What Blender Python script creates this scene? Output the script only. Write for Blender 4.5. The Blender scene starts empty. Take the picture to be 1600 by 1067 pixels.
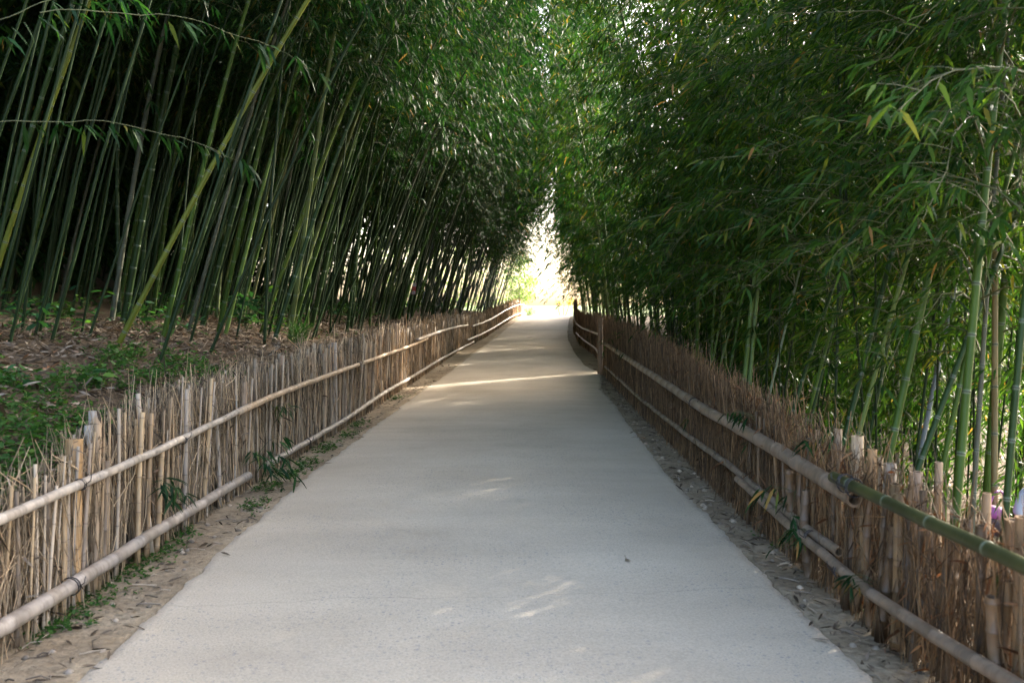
import bpy, math, random
import numpy as np
from mathutils import Vector, Matrix, Euler

random.seed(7)
rng = np.random.default_rng(11)
scene = bpy.context.scene
COL = scene.collection
R = math.radians
PI = math.pi

# ------------------------------------------------------------------ camera
FPX = 1422.0                       # focal length in photo pixels (1600 wide)
YAW = math.atan2(800 - 776, FPX)   # to the right of +Y
PITCH = math.atan2(533.5 - 475, FPX)
CAM = Vector((0, 0, 1.5))
cd = bpy.data.cameras.new('camera')
cam = bpy.data.objects.new('camera', cd)
COL.objects.link(cam)
cd.sensor_width = 36.0
cd.lens = FPX / 1600 * 36
cd.clip_start = 0.05
cd.clip_end = 8000
cam.location = CAM
cam.rotation_euler = (PI / 2 - PITCH, 0, -YAW)
cd.dof.use_dof = True
cd.dof.focus_distance = 9.0
cd.dof.aperture_fstop = 3.2
scene.camera = cam
CM = cam.rotation_euler.to_matrix()


def ray(px, py):
    """direction through a photo pixel, scaled so that its y component is 1"""
    v = CM @ Vector(((px - 800) / FPX, -(py - 533.5) / FPX, -1))
    return v / v.y


def P(px, py, Y):
    return CAM + ray(px, py) * Y


def project(p):
    v = CM.inverted() @ (Vector(p) - CAM)
    if v.z > -0.1:
        return None
    return 800 + FPX * v.x / -v.z, 533.5 - FPX * v.y / -v.z


# ------------------------------------------------------------------ layout curves
def smooth_curve(xs, ys):
    xs = np.array(xs, float)
    ys = np.array(ys, float)
    g = np.linspace(-40, 140, 1801)
    v = np.interp(g, xs, ys)
    k = np.hanning(31)
    k /= k.sum()
    vp = np.pad(v, 15, mode='edge')
    s = np.convolve(vp, k, mode='valid')
    return lambda y: np.interp(y, g, s)


road_left = smooth_curve([-40, 3.6, 7.2, 10.05, 13, 16.1, 18.5, 22, 28, 37, 43.6, 55.6, 62.7, 75, 100, 140],
                         [-1.7, -1.66, -1.66, -1.54, -1.40, -1.27, -1.10, -.95, -.66, -.21, .28, 1.41, 2.0, 3.3, 7, 14])
road_right = smooth_curve([-40, 3.6, 7.2, 10.05, 13, 16.1, 19.4, 21.5, 28, 37, 43.6, 55.6, 62.7, 75, 100, 140],
                          [1.5, 1.49, 1.47, 1.58, 1.74, 1.85, 2.25, 2.12, 2.40, 2.92, 3.4, 4.45, 5.15, 6.6, 10.5, 18])
fence_left = smooth_curve([-40, 4.4, 7.2, 10.6, 17.5, 30.5, 43, 55, 63, 140],
                          [-2.15, -2.11, -2.06, -1.86, -1.60, -1.16, -.25, .93, 1.75, 12])
fence_right = smooth_curve([-40, 4, 6.2, 8, 12, 19, 21.5, 26, 32, 42, 55.6, 63, 140],
                           [1.72, 1.75, 1.75, 1.81, 1.97, 2.30, 2.55, 2.85, 3.05, 3.62, 4.78, 5.5, 18.5])
road_z = smooth_curve([-40, 34, 40, 43.6, 49, 55.6, 60, 63.5, 67, 72, 90, 140],
                      [0, 0, .05, .15, .38, .60, .68, .68, .55, .1, -2.2, -4])
bank_l_t = [0, .05, .12, .2, .35, .6, 1, 1.5, 2.5, 5, 9, 14, 22, 40, 80, 3000]
bank_l_z = [.02, .03, .30, .55, .68, .78, .90, 1.0, 1.12, 1.28, 1.7, 3.0, 6.0, 11, 14, 14]  # far slope is an added hillside, raised to block sky light from the left
bank_r_t = [0, .3, 1, 2, 4, 8, 15, 30, 60, 3000]
bank_r_z = [.02, -.08, -.40, -.75, -.97, -.9, -.6, .3, 1.0, 1.0]


def wob(x, y, s=1.0, seed=0):
    r = np.zeros_like(np.asarray(x, float))
    rr = np.random.default_rng(100 + seed)
    for i in range(7):
        a = rr.uniform(0, 2 * PI)
        f = s * 1.7 ** i * rr.uniform(.8, 1.2)
        r = r + np.sin((x * math.cos(a) + y * math.sin(a)) * f + rr.uniform(0, 6)) / 1.55 ** i
    return r / 2.2


def ground_z(X, Y):
    X = np.asarray(X, float)
    Y = np.asarray(Y, float)
    zr = road_z(Y)
    fade = np.clip((62 - Y) / 20, 0, 1)
    fade = fade * fade * (3 - 2 * fade)
    far = np.clip((Y - 130) / 200, 0, 1)
    fl, fr, rl, rg = fence_left(Y), fence_right(Y), road_left(Y), road_right(Y)
    tl = np.maximum(fl - X, 0)
    tr = np.maximum(X - fr, 0)
    z = zr + np.interp(tl, bank_l_t, bank_l_z) * np.where(X < fl, fade, 0) + np.interp(tr, bank_r_t, bank_r_z) * np.where(X > fr, fade, 0)
    z = z + np.where((X >= fl) & (X <= rl), .012, 0) + np.where((X >= rg) & (X <= fr), .012, 0)
    inside = (X > rl + .02) & (X < rg - .02)
    amp = np.where(inside, 0, np.where(tl + tr > .05, .05, .014)) * np.clip((X - rg + .5) * 0 + 1, 0, 1)
    z = z + amp * wob(X, Y, 1.6, 1) + np.where(tl + tr > .3, .02, .006) * np.where(inside, 0, 1) * wob(X, Y, 7, 2)
    z = np.where(inside, z - .06, z)
    return z - far * 2.0


def gz(x, y):
    return float(ground_z(x, y))


def ray_ground(px, py, y0=2.0, y1=90.0):
    d = ray(px, py)
    ys = np.arange(y0, y1, .02)
    zs = ground_z(CAM.x + d.x * ys, ys)
    below = np.nonzero(CAM.z + d.z * ys < zs)[0]
    y = ys[below[0]] if len(below) else y1
    p = CAM + d * y
    return Vector((p.x, p.y, gz(p.x, p.y)))


def on_fence(px, py, side, off=0.0):
    """point of the fence plane (path side offset off) seen at a pixel"""
    d = ray(px, py)
    f = fence_left if side < 0 else fence_right
    ys = np.arange(1.6, 62, .01)
    e = d.x * ys - (f(ys) - side * off)
    s = np.nonzero(np.sign(e[1:]) != np.sign(e[:-1]))[0]
    y = ys[s[0]] if len(s) else 30
    return CAM + d * float(y)


# ------------------------------------------------------------------ materials
def new_mat(name):
    m = bpy.data.materials.new(name)
    m.use_nodes = True
    nt = m.node_tree
    nt.nodes.clear()
    out = nt.nodes.new('ShaderNodeOutputMaterial')
    return m, nt, out


def N(nt, t, **kw):
    n = nt.nodes.new(t)
    for k, v in kw.items():
        if k.startswith('i_'):
            key = k[2:]
            key = int(key) if key.isdigit() else key.replace('_', ' ')
            n.inputs[key].default_value = v
        else:
            setattr(n, k, v)
    return n


def ramp(nt, stops, interp='LINEAR'):
    n = nt.nodes.new('ShaderNodeValToRGB')
    cr = n.color_ramp
    cr.interpolation = interp
    while len(cr.elements) < len(stops):
        cr.elements.new(.5)
    for e, (p, c) in zip(cr.elements, stops):
        e.position = p
        e.color = (*c, 1)
    return n


def mixc(nt, fac, a, b, mode='MIX'):
    n = nt.nodes.new('ShaderNodeMix')
    n.data_type = 'RGBA'
    n.blend_type = mode
    for sock, v in ((n.inputs[0], fac), (n.inputs[6], a), (n.inputs[7], b)):
        if isinstance(v, (int, float)):
            sock.default_value = v
        elif isinstance(v, tuple):
            sock.default_value = (*v, 1)
        else:
            nt.links.new(v, sock)
    return n.outputs[2]


def bump(nt, height, strength, dist):
    b = N(nt, 'ShaderNodeBump')
    b.inputs['Strength'].default_value = strength
    b.inputs['Distance'].default_value = dist
    nt.links.new(height, b.inputs['Height'])
    return b.outputs[0]


def obj_noise(nt, scale, detail=4, stretch=(1, 1, 1), rough=.6, coord='Object'):
    tc = N(nt, 'ShaderNodeTexCoord')
    mp = N(nt, 'ShaderNodeMapping')
    mp.inputs['Scale'].default_value = stretch
    nt.links.new(tc.outputs[coord], mp.inputs[0])
    n = N(nt, 'ShaderNodeTexNoise')
    n.inputs['Scale'].default_value = scale
    n.inputs['Detail'].default_value = detail
    n.inputs['Roughness'].default_value = rough
    nt.links.new(mp.outputs[0], n.inputs['Vector'])
    return n.outputs['Fac']


def leaf_material(name, stops, trans=.42, tcol=(.95, 1.25, .5), gloss=.35, objvar=.5):
    m, nt, out = new_mat(name)
    L = nt.links
    geo = N(nt, 'ShaderNodeNewGeometry')
    r = ramp(nt, stops)
    L.new(geo.outputs['Random Per Island'], r.inputs[0])
    oi = N(nt, 'ShaderNodeObjectInfo')
    mr = N(nt, 'ShaderNodeMapRange')
    mr.inputs['To Min'].default_value = 1 - objvar * .5
    mr.inputs['To Max'].default_value = 1 + objvar * .5
    L.new(oi.outputs['Random'], mr.inputs[0])
    hsv = N(nt, 'ShaderNodeHueSaturation')
    L.new(mr.outputs[0], hsv.inputs['Value'])
    L.new(r.outputs[0], hsv.inputs['Color'])
    p = N(nt, 'ShaderNodeBsdfPrincipled')
    p.inputs['Roughness'].default_value = gloss
    p.inputs['Specular IOR Level'].default_value = .12
    L.new(hsv.outputs[0], p.inputs['Base Color'])
    t = N(nt, 'ShaderNodeBsdfTranslucent')
    L.new(mixc(nt, 1.0, hsv.outputs[0], tcol, 'MULTIPLY'), t.inputs['Color'])
    mx = N(nt, 'ShaderNodeMixShader')
    mx.inputs[0].default_value = trans
    L.new(p.outputs[0], mx.inputs[1])
    L.new(t.outputs[0], mx.inputs[2])
    L.new(mx.outputs[0], out.inputs[0])
    return m


M = {}
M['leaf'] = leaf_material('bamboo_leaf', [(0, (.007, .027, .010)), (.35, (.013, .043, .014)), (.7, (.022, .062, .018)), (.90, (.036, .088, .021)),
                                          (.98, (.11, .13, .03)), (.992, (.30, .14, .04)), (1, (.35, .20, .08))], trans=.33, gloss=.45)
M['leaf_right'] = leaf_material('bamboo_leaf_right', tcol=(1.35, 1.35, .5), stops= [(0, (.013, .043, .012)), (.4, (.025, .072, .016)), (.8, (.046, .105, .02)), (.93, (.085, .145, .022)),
                                                      (.978, (.15, .16, .03)), (.992, (.24, .14, .05)), (1, (.36, .22, .10))], trans=.55, gloss=.42)  # brighter, yellower copy of the bamboo leaf, imitating backlight by colour
M['weed'] = leaf_material('weed_leaf', [(0, (.03, .075, .018)), (.6, (.055, .13, .03)), (1, (.10, .18, .035))], trans=.35, gloss=.5)
M['broad'] = leaf_material('broad_leaf', [(0, (.025, .08, .035)), (.7, (.045, .12, .045)), (1, (.11, .20, .04))], trans=.4, gloss=.4)
M['dry'] = leaf_material('dry_leaf', [(0, (.04, .028, .018)), (.4, (.095, .07, .048)), (.75, (.17, .13, .095)), (.95, (.36, .30, .235)), (1, (.26, .11, .045))],
                         trans=.15, tcol=(1, .9, .7), gloss=.6, objvar=0)
M['sheath'] = leaf_material('dead_sheath', [(0, (.06, .03, .015)), (.5, (.16, .085, .04)), (.85, (.26, .15, .08)), (1, (.36, .20, .09))], trans=.35, tcol=(1.3, .8, .4), gloss=.6, objvar=0)
M['tree_leaf'] = leaf_material('tree_leaf', [(0, (.10, .14, .06)), (.5, (.17, .22, .10)), (1, (.26, .29, .14))], trans=.5, gloss=.5, objvar=.3)
M['autumn_leaf'] = leaf_material('autumn_leaf', [(0, (.38, .22, .04)), (1, (.55, .34, .06))], trans=.5, gloss=.5, objvar=.1)


def culm_material():
    m, nt, out = new_mat('bamboo_culm')
    L = nt.links
    oi = N(nt, 'ShaderNodeObjectInfo')
    at = N(nt, 'ShaderNodeAttribute', attribute_name='band')
    n1 = obj_noise(nt, 6, 4, (1, 1, .35))
    r1 = ramp(nt, [(.3, (.6, .62, .6)), (.55, (1, 1, 1)), (.75, (1.25, 1.2, 1.0))])
    L.new(n1, r1.inputs[0])
    c = mixc(nt, 1.0, oi.outputs['Color'], r1.outputs[0], 'MULTIPLY')
    n2 = obj_noise(nt, 38, 3, (1, 1, .25))
    r2 = ramp(nt, [(.60, (0, 0, 0)), (.75, (1, 1, 1))])
    L.new(n2, r2.inputs[0])
    m2 = N(nt, 'ShaderNodeMath', operation='MULTIPLY')
    m2.inputs[1].default_value = .14
    L.new(r2.outputs[0], m2.inputs[0])
    c = mixc(nt, m2.outputs[0], c, (.17, .17, .12))
    pale = N(nt, 'ShaderNodeMapRange', interpolation_type='LINEAR')
    pale.inputs[1].default_value = 0
    pale.inputs[2].default_value = .5
    L.new(at.outputs['Fac'], pale.inputs[0])
    dark = N(nt, 'ShaderNodeMapRange')
    dark.inputs[1].default_value = .55
    dark.inputs[2].default_value = 1
    L.new(at.outputs['Fac'], dark.inputs[0])
    pm = N(nt, 'ShaderNodeMath', operation='MULTIPLY')
    pm.inputs[1].default_value = .6
    L.new(pale.outputs[0], pm.inputs[0])
    c = mixc(nt, pm.outputs[0], c, (.22, .26, .19))
    dm = N(nt, 'ShaderNodeMath', operation='MULTIPLY')
    dm.inputs[1].default_value = .85
    L.new(dark.outputs[0], dm.inputs[0])
    c = mixc(nt, dm.outputs[0], c, (.035, .04, .022))
    p = N(nt, 'ShaderNodeBsdfPrincipled')
    p.inputs['Roughness'].default_value = .45
    p.inputs['Specular IOR Level'].default_value = .22
    L.new(c, p.inputs['Base Color'])
    L.new(bump(nt, n2, .12, .003), p.inputs['Normal'])
    L.new(p.outputs[0], out.inputs[0])
    return m


M['culm'] = culm_material()


def dead_material(name, rough=.55, streak=30, dirty=.5):
    """dead bamboo: object colour with grain, weathering, dark node rings and painted shade in cut ends"""
    m, nt, out = new_mat(name)
    L = nt.links
    oi = N(nt, 'ShaderNodeObjectInfo')
    geo = N(nt, 'ShaderNodeNewGeometry')
    isl = ramp(nt, [(0, (.55, .52, .48)), (.3, (.85, .82, .78)), (.6, (1.05, 1, .95)), (.8, (1.15, .95, .72)), (1, (1.3, 1.28, 1.25))])
    L.new(geo.outputs['Random Per Island'], isl.inputs[0])
    c = mixc(nt, 1.0, oi.outputs['Color'], isl.outputs[0], 'MULTIPLY')
    n1 = obj_noise(nt, streak, 5, (1, 1, .12))
    r1 = ramp(nt, [(.30, (.5, .47, .45)), (.52, (1, 1, 1)), (.75, (1.25, 1.22, 1.15))])
    L.new(n1, r1.inputs[0])
    c = mixc(nt, .85, c, r1.outputs[0], 'MULTIPLY')
    n2 = obj_noise(nt, 5, 5)
    r2 = ramp(nt, [(.48, (0, 0, 0)), (.72, (1, 1, 1))])
    L.new(n2, r2.inputs[0])
    m2 = N(nt, 'ShaderNodeMath', operation='MULTIPLY')
    m2.inputs[1].default_value = dirty
    L.new(r2.outputs[0], m2.inputs[0])
    c = mixc(nt, m2.outputs[0], c, (.20, .185, .165))
    at = N(nt, 'ShaderNodeAttribute', attribute_name='band')
    bm_ = N(nt, 'ShaderNodeMath', operation='MULTIPLY')
    bm_.inputs[1].default_value = .6
    L.new(at.outputs['Fac'], bm_.inputs[0])
    c = mixc(nt, bm_.outputs[0], c, (.07, .05, .035))
    p = N(nt, 'ShaderNodeBsdfPrincipled')
    p.inputs['Roughness'].default_value = rough
    L.new(c, p.inputs['Base Color'])
    L.new(bump(nt, n1, .25, .004), p.inputs['Normal'])
    L.new(p.outputs[0], out.inputs[0])
    return m


M['dead'] = dead_material('dead_bamboo', dirty=.3)
M['rail'] = dead_material('rail_bamboo', rough=.42, streak=22, dirty=.35)


def brush_material():
    m, nt, out = new_mat('brushwood')
    L = nt.links
    oi = N(nt, 'ShaderNodeObjectInfo')
    geo = N(nt, 'ShaderNodeNewGeometry')
    isl = ramp(nt, [(0, (.22, .20, .18)), (.35, (.6, .56, .5)), (.7, (1.0, .96, .9)), (.92, (1.6, 1.5, 1.35)), (1, (2.0, 1.9, 1.75))])
    L.new(geo.outputs['Random Per Island'], isl.inputs[0])
    c = mixc(nt, 1.0, oi.outputs['Color'], isl.outputs[0], 'MULTIPLY')
    p = N(nt, 'ShaderNodeBsdfPrincipled')
    p.inputs['Roughness'].default_value = .65
    L.new(c, p.inputs['Base Color'])
    t = N(nt, 'ShaderNodeBsdfTranslucent')
    L.new(mixc(nt, 1.0, c, (1.3, .85, .5), 'MULTIPLY'), t.inputs['Color'])
    mx = N(nt, 'ShaderNodeMixShader')
    mx.inputs[0].default_value = .15
    L.new(p.outputs[0], mx.inputs[1])
    L.new(t.outputs[0], mx.inputs[2])
    L.new(mx.outputs[0], out.inputs[0])
    return m


M['brush'] = brush_material()


def plain(name, col, rough=.6, metal=0.0, noise=None, nscale=20):
    m, nt, out = new_mat(name)
    p = N(nt, 'ShaderNodeBsdfPrincipled')
    p.inputs['Roughness'].default_value = rough
    p.inputs['Metallic'].default_value = metal
    n = obj_noise(nt, nscale, 4)
    k = noise if noise is not None else .15
    r = ramp(nt, [(.3, tuple(x * (1 - k) for x in col)), (.7, tuple(min(1, x * (1 + k)) for x in col))])
    nt.links.new(n, r.inputs[0])
    nt.links.new(r.outputs[0], p.inputs['Base Color'])
    nt.links.new(p.outputs[0], out.inputs[0])
    return m


M['twig'] = plain('twig_bark', (.075, .085, .03), .6, noise=.4)
M['wire'] = plain('dark_wire', (.03, .028, .03), .5)
M['bark'] = plain('tree_bark', (.14, .11, .085), .8, noise=.4)
M['skin'] = plain('skin', (.42, .25, .17), .5, noise=.06)
M['shirt'] = plain('white_shirt', (.62, .68, .78), .8, noise=.08, nscale=6)
M['trousers'] = plain('dark_trousers', (.02, .022, .03), .8)
M['hair'] = plain('dark_hair', (.012, .010, .009), .4, noise=.5, nscale=90)
M['shoe'] = plain('dark_shoe', (.03, .03, .03), .6)
M['bag'] = plain('purple_bag', (.28, .06, .22), .6)
M['bag_dark'] = plain('dark_bag', (.03, .02, .03), .6)
M['sign_red'] = plain('sign_red', (.50, .05, .04), .5, noise=.08)
M['sign_white'] = plain('sign_white', (.70, .62, .66), .5, noise=.08)
M['sign_mark'] = plain('sign_mark', (.12, .03, .05), .5)
M['bin'] = plain('green_bin', (.02, .05, .045), .45)


def concrete_material():
    m, nt, out = new_mat('path_concrete')
    L = nt.links
    tc = N(nt, 'ShaderNodeTexCoord')

    def noise(scale, detail, rough=.6, stretch=None):
        n = N(nt, 'ShaderNodeTexNoise')
        n.inputs['Scale'].default_value = scale
        n.inputs['Detail'].default_value = detail
        n.inputs['Roughness'].default_value = rough
        if stretch:
            mp = N(nt, 'ShaderNodeMapping')
            mp.inputs['Scale'].default_value = stretch
            L.new(tc.outputs['Object'], mp.inputs[0])
            L.new(mp.outputs[0], n.inputs['Vector'])
        else:
            L.new(tc.outputs['Object'], n.inputs['Vector'])
        return n.outputs['Fac']
    n1 = noise(.55, 6, .62)
    r1 = ramp(nt, [(.3, (.45, .37, .27)), (.5, (.515, .43, .32)), (.7, (.565, .48, .365))])
    L.new(n1, r1.inputs[0])
    c = r1.outputs[0]
    n2 = noise(1.1, 4, .6, (.35, 1.4, 1))     # trowelled bands across the path
    r2 = ramp(nt, [(.35, (.90, .90, .90)), (.65, (1.05, 1.05, 1.05))])
    L.new(n2, r2.inputs[0])
    c = mixc(nt, .8, c, r2.outputs[0], 'MULTIPLY')
    n4 = noise(2.3, 9, .7)
    r4 = ramp(nt, [(.55, (1, 1, 1)), (.72, (.91, .90, .88))])
    L.new(n4, r4.inputs[0])
    c = mixc(nt, .9, c, r4.outputs[0], 'MULTIPLY')
    n3 = noise(90, 3)
    r3 = ramp(nt, [(.35, (.80, .80, .80)), (.62, (1.08, 1.08, 1.08))])
    L.new(n3, r3.inputs[0])
    c = mixc(nt, .7, c, r3.outputs[0], 'MULTIPLY')
    # exposed aggregate: dark and bluish chips, patchy
    patch = noise(.9, 3)
    pr = ramp(nt, [(.36, (.12, .12, .12)), (.60, (1, 1, 1))])
    L.new(patch, pr.inputs[0])
    chips = None
    for scale, lo, hi in ((30, .16, .30), (75, .2, .36)):
        v = N(nt, 'ShaderNodeTexVoronoi')
        v.inputs['Scale'].default_value = scale
        L.new(tc.outputs['Object'], v.inputs['Vector'])
        vr = N(nt, 'ShaderNodeMapRange')
        vr.inputs[1].default_value = lo
        vr.inputs[2].default_value = hi
        vr.inputs[3].default_value = 1
        vr.inputs[4].default_value = 0
        L.new(v.outputs['Distance'], vr.inputs[0])
        pick = N(nt, 'ShaderNodeSeparateColor')
        L.new(v.outputs['Color'], pick.inputs[0])
        gt = N(nt, 'ShaderNodeMath', operation='GREATER_THAN')
        gt.inputs[1].default_value = .62
        L.new(pick.outputs[0], gt.inputs[0])
        mm = N(nt, 'ShaderNodeMath', operation='MULTIPLY')
        L.new(vr.outputs[0], mm.inputs[0])
        L.new(gt.outputs[0], mm.inputs[1])
        m3 = N(nt, 'ShaderNodeMath', operation='MULTIPLY')
        L.new(mm.outputs[0], m3.inputs[0])
        L.new(pr.outputs[0], m3.inputs[1])
        m4 = N(nt, 'ShaderNodeMath', operation='MULTIPLY')
        m4.inputs[1].default_value = .6
        L.new(m3.outputs[0], m4.inputs[0])
        c = mixc(nt, m4.outputs[0], c, (.16, .175, .20))
        chips = m4.outputs[0]
    # hairline cracks right across the path
    sx = N(nt, 'ShaderNodeSeparateXYZ')
    L.new(tc.outputs['Object'], sx.inputs[0])
    nw = noise(.9, 6, .62)
    for y0, amp, w, st, tilt in ((4.55, .5, .005, .5, .07), (7.95, .35, .006, .28, -.03), (13.2, .4, .010, .3, .02)):
        t = N(nt, 'ShaderNodeMath', operation='MULTIPLY_ADD')
        L.new(nw, t.inputs[0])
        t.inputs[1].default_value = amp
        t.inputs[2].default_value = y0 - amp * .5
        t2 = N(nt, 'ShaderNodeMath', operation='MULTIPLY_ADD')
        L.new(sx.outputs[0], t2.inputs[0])
        t2.inputs[1].default_value = tilt
        L.new(t.outputs[0], t2.inputs[2])
        s = N(nt, 'ShaderNodeMath', operation='SUBTRACT')
        L.new(sx.outputs[1], s.inputs[0])
        L.new(t2.outputs[0], s.inputs[1])
        a = N(nt, 'ShaderNodeMath', operation='ABSOLUTE')
        L.new(s.outputs[0], a.inputs[0])
        mr = N(nt, 'ShaderNodeMapRange')
        mr.inputs[1].default_value = 0
        mr.inputs[2].default_value = w
        mr.inputs[3].default_value = st
        mr.inputs[4].default_value = 0
        L.new(a.outputs[0], mr.inputs[0])
        c = mixc(nt, mr.outputs[0], c, (.13, .12, .11))
    p = N(nt, 'ShaderNodeBsdfPrincipled')
    p.inputs['Roughness'].default_value = .82
    p.inputs['Specular IOR Level'].default_value = .35
    L.new(c, p.inputs['Base Color'])
    ad = N(nt, 'ShaderNodeMath', operation='SUBTRACT')
    L.new(n3, ad.inputs[0])
    L.new(chips, ad.inputs[1])
    L.new(bump(nt, ad.outputs[0], .35, .006), p.inputs['Normal'])
    L.new(p.outputs[0], out.inputs[0])
    return m


M['concrete'] = concrete_material()


def ground_material():
    m, nt, out = new_mat('ground_earth')
    L = nt.links
    at = N(nt, 'ShaderNodeAttribute', attribute_name='zone')   # 0 trodden dirt, 1 leaf mould, 2 grass
    n1 = obj_noise(nt, 1.7, 8)
    n2 = obj_noise(nt, 26, 5)
    d = ramp(nt, [(.3, (.19, .14, .088)), (.5, (.28, .215, .14)), (.72, (.37, .30, .205))])
    L.new(n1, d.inputs[0])
    s = ramp(nt, [(.3, (.6, .6, .6)), (.6, (1.1, 1.1, 1.1))])
    L.new(n2, s.inputs[0])
    dirt = mixc(nt, .8, d.outputs[0], s.outputs[0], 'MULTIPLY')
    l = ramp(nt, [(.3, (.035, .026, .016)), (.5, (.085, .06, .036)), (.7, (.14, .10, .065))])
    L.new(n2, l.inputs[0])
    g = ramp(nt, [(.3, (.07, .12, .035)), (.7, (.15, .20, .06))])
    L.new(n1, g.inputs[0])
    f1 = N(nt, 'ShaderNodeClamp')
    L.new(at.outputs['Fac'], f1.inputs[0])
    f2 = N(nt, 'ShaderNodeMath', operation='SUBTRACT', use_clamp=True)
    L.new(at.outputs['Fac'], f2.inputs[0])
    f2.inputs[1].default_value = 1
    c = mixc(nt, f1.outputs[0], dirt, l.outputs[0])
    c = mixc(nt, f2.outputs[0], c, g.outputs[0])
    p = N(nt, 'ShaderNodeBsdfPrincipled')
    p.inputs['Roughness'].default_value = .95
    p.inputs['Specular IOR Level'].default_value = .2
    L.new(c, p.inputs['Base Color'])
    L.new(bump(nt, n2, .7, .03), p.inputs['Normal'])
    L.new(p.outputs[0], out.inputs[0])
    return m


M['ground'] = ground_material()


# ------------------------------------------------------------------ mesh building
def mesh_np(name, V, groups, band=None, smooth=True, attr='band'):
    """groups: list of (face array n x k, material index)"""
    me = bpy.data.meshes.new(name)
    V = np.asarray(V, np.float32).reshape(-1, 3)
    me.vertices.add(len(V))
    me.vertices.foreach_set('co', V.ravel())
    loops, starts, mats, pos = [], [], [], 0
    for F, mi in groups:
        F = np.asarray(F, np.int32)
        if F.size == 0:
            continue
        n, k = F.shape
        loops.append(F.ravel())
        starts.append(pos + np.arange(n, dtype=np.int32) * k)
        mats.append(np.full(n, mi, np.int32))
        pos += n * k
    loops = np.concatenate(loops)
    starts = np.concatenate(starts)
    mats = np.concatenate(mats)
    me.loops.add(len(loops))
    me.loops.foreach_set('vertex_index', loops)
    me.polygons.add(len(starts))
    me.polygons.foreach_set('loop_start', starts)
    me.polygons.foreach_set('material_index', mats)
    me.polygons.foreach_set('use_smooth', np.full(len(starts), smooth))
    if band is not None:
        a = me.attributes.new(attr, 'FLOAT', 'POINT')
        a.data.foreach_set('value', np.asarray(band, np.float32))
    me.update(calc_edges=True)
    return me


def link(name, data, parent=None, mats=(), color=None):
    o = bpy.data.objects.new(name, data)
    COL.objects.link(o)
    if parent is not None:
        o.parent = parent
    if data is not None:
        for m in mats:
            if m.name not in [x.name for x in data.materials if x]:
                data.materials.append(m)
    if color:
        o.color = (*color, 1)
    return o


def tag(o, label=None, cat=None, group=None, kind=None):
    if label:
        o['label'] = label
    if cat:
        o['category'] = cat
    if group:
        o['group'] = group
    if kind:
        o['kind'] = kind
    return o


def empty(name, loc=(0, 0, 0), rot=(0, 0, 0)):
    o = bpy.data.objects.new(name, None)
    COL.objects.link(o)
    o.location = loc
    o.rotation_euler = rot
    o.empty_display_size = .2
    return o


def shade(c, a, b):
    k = random.uniform(a, b)
    return tuple(v * k for v in c)


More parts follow.
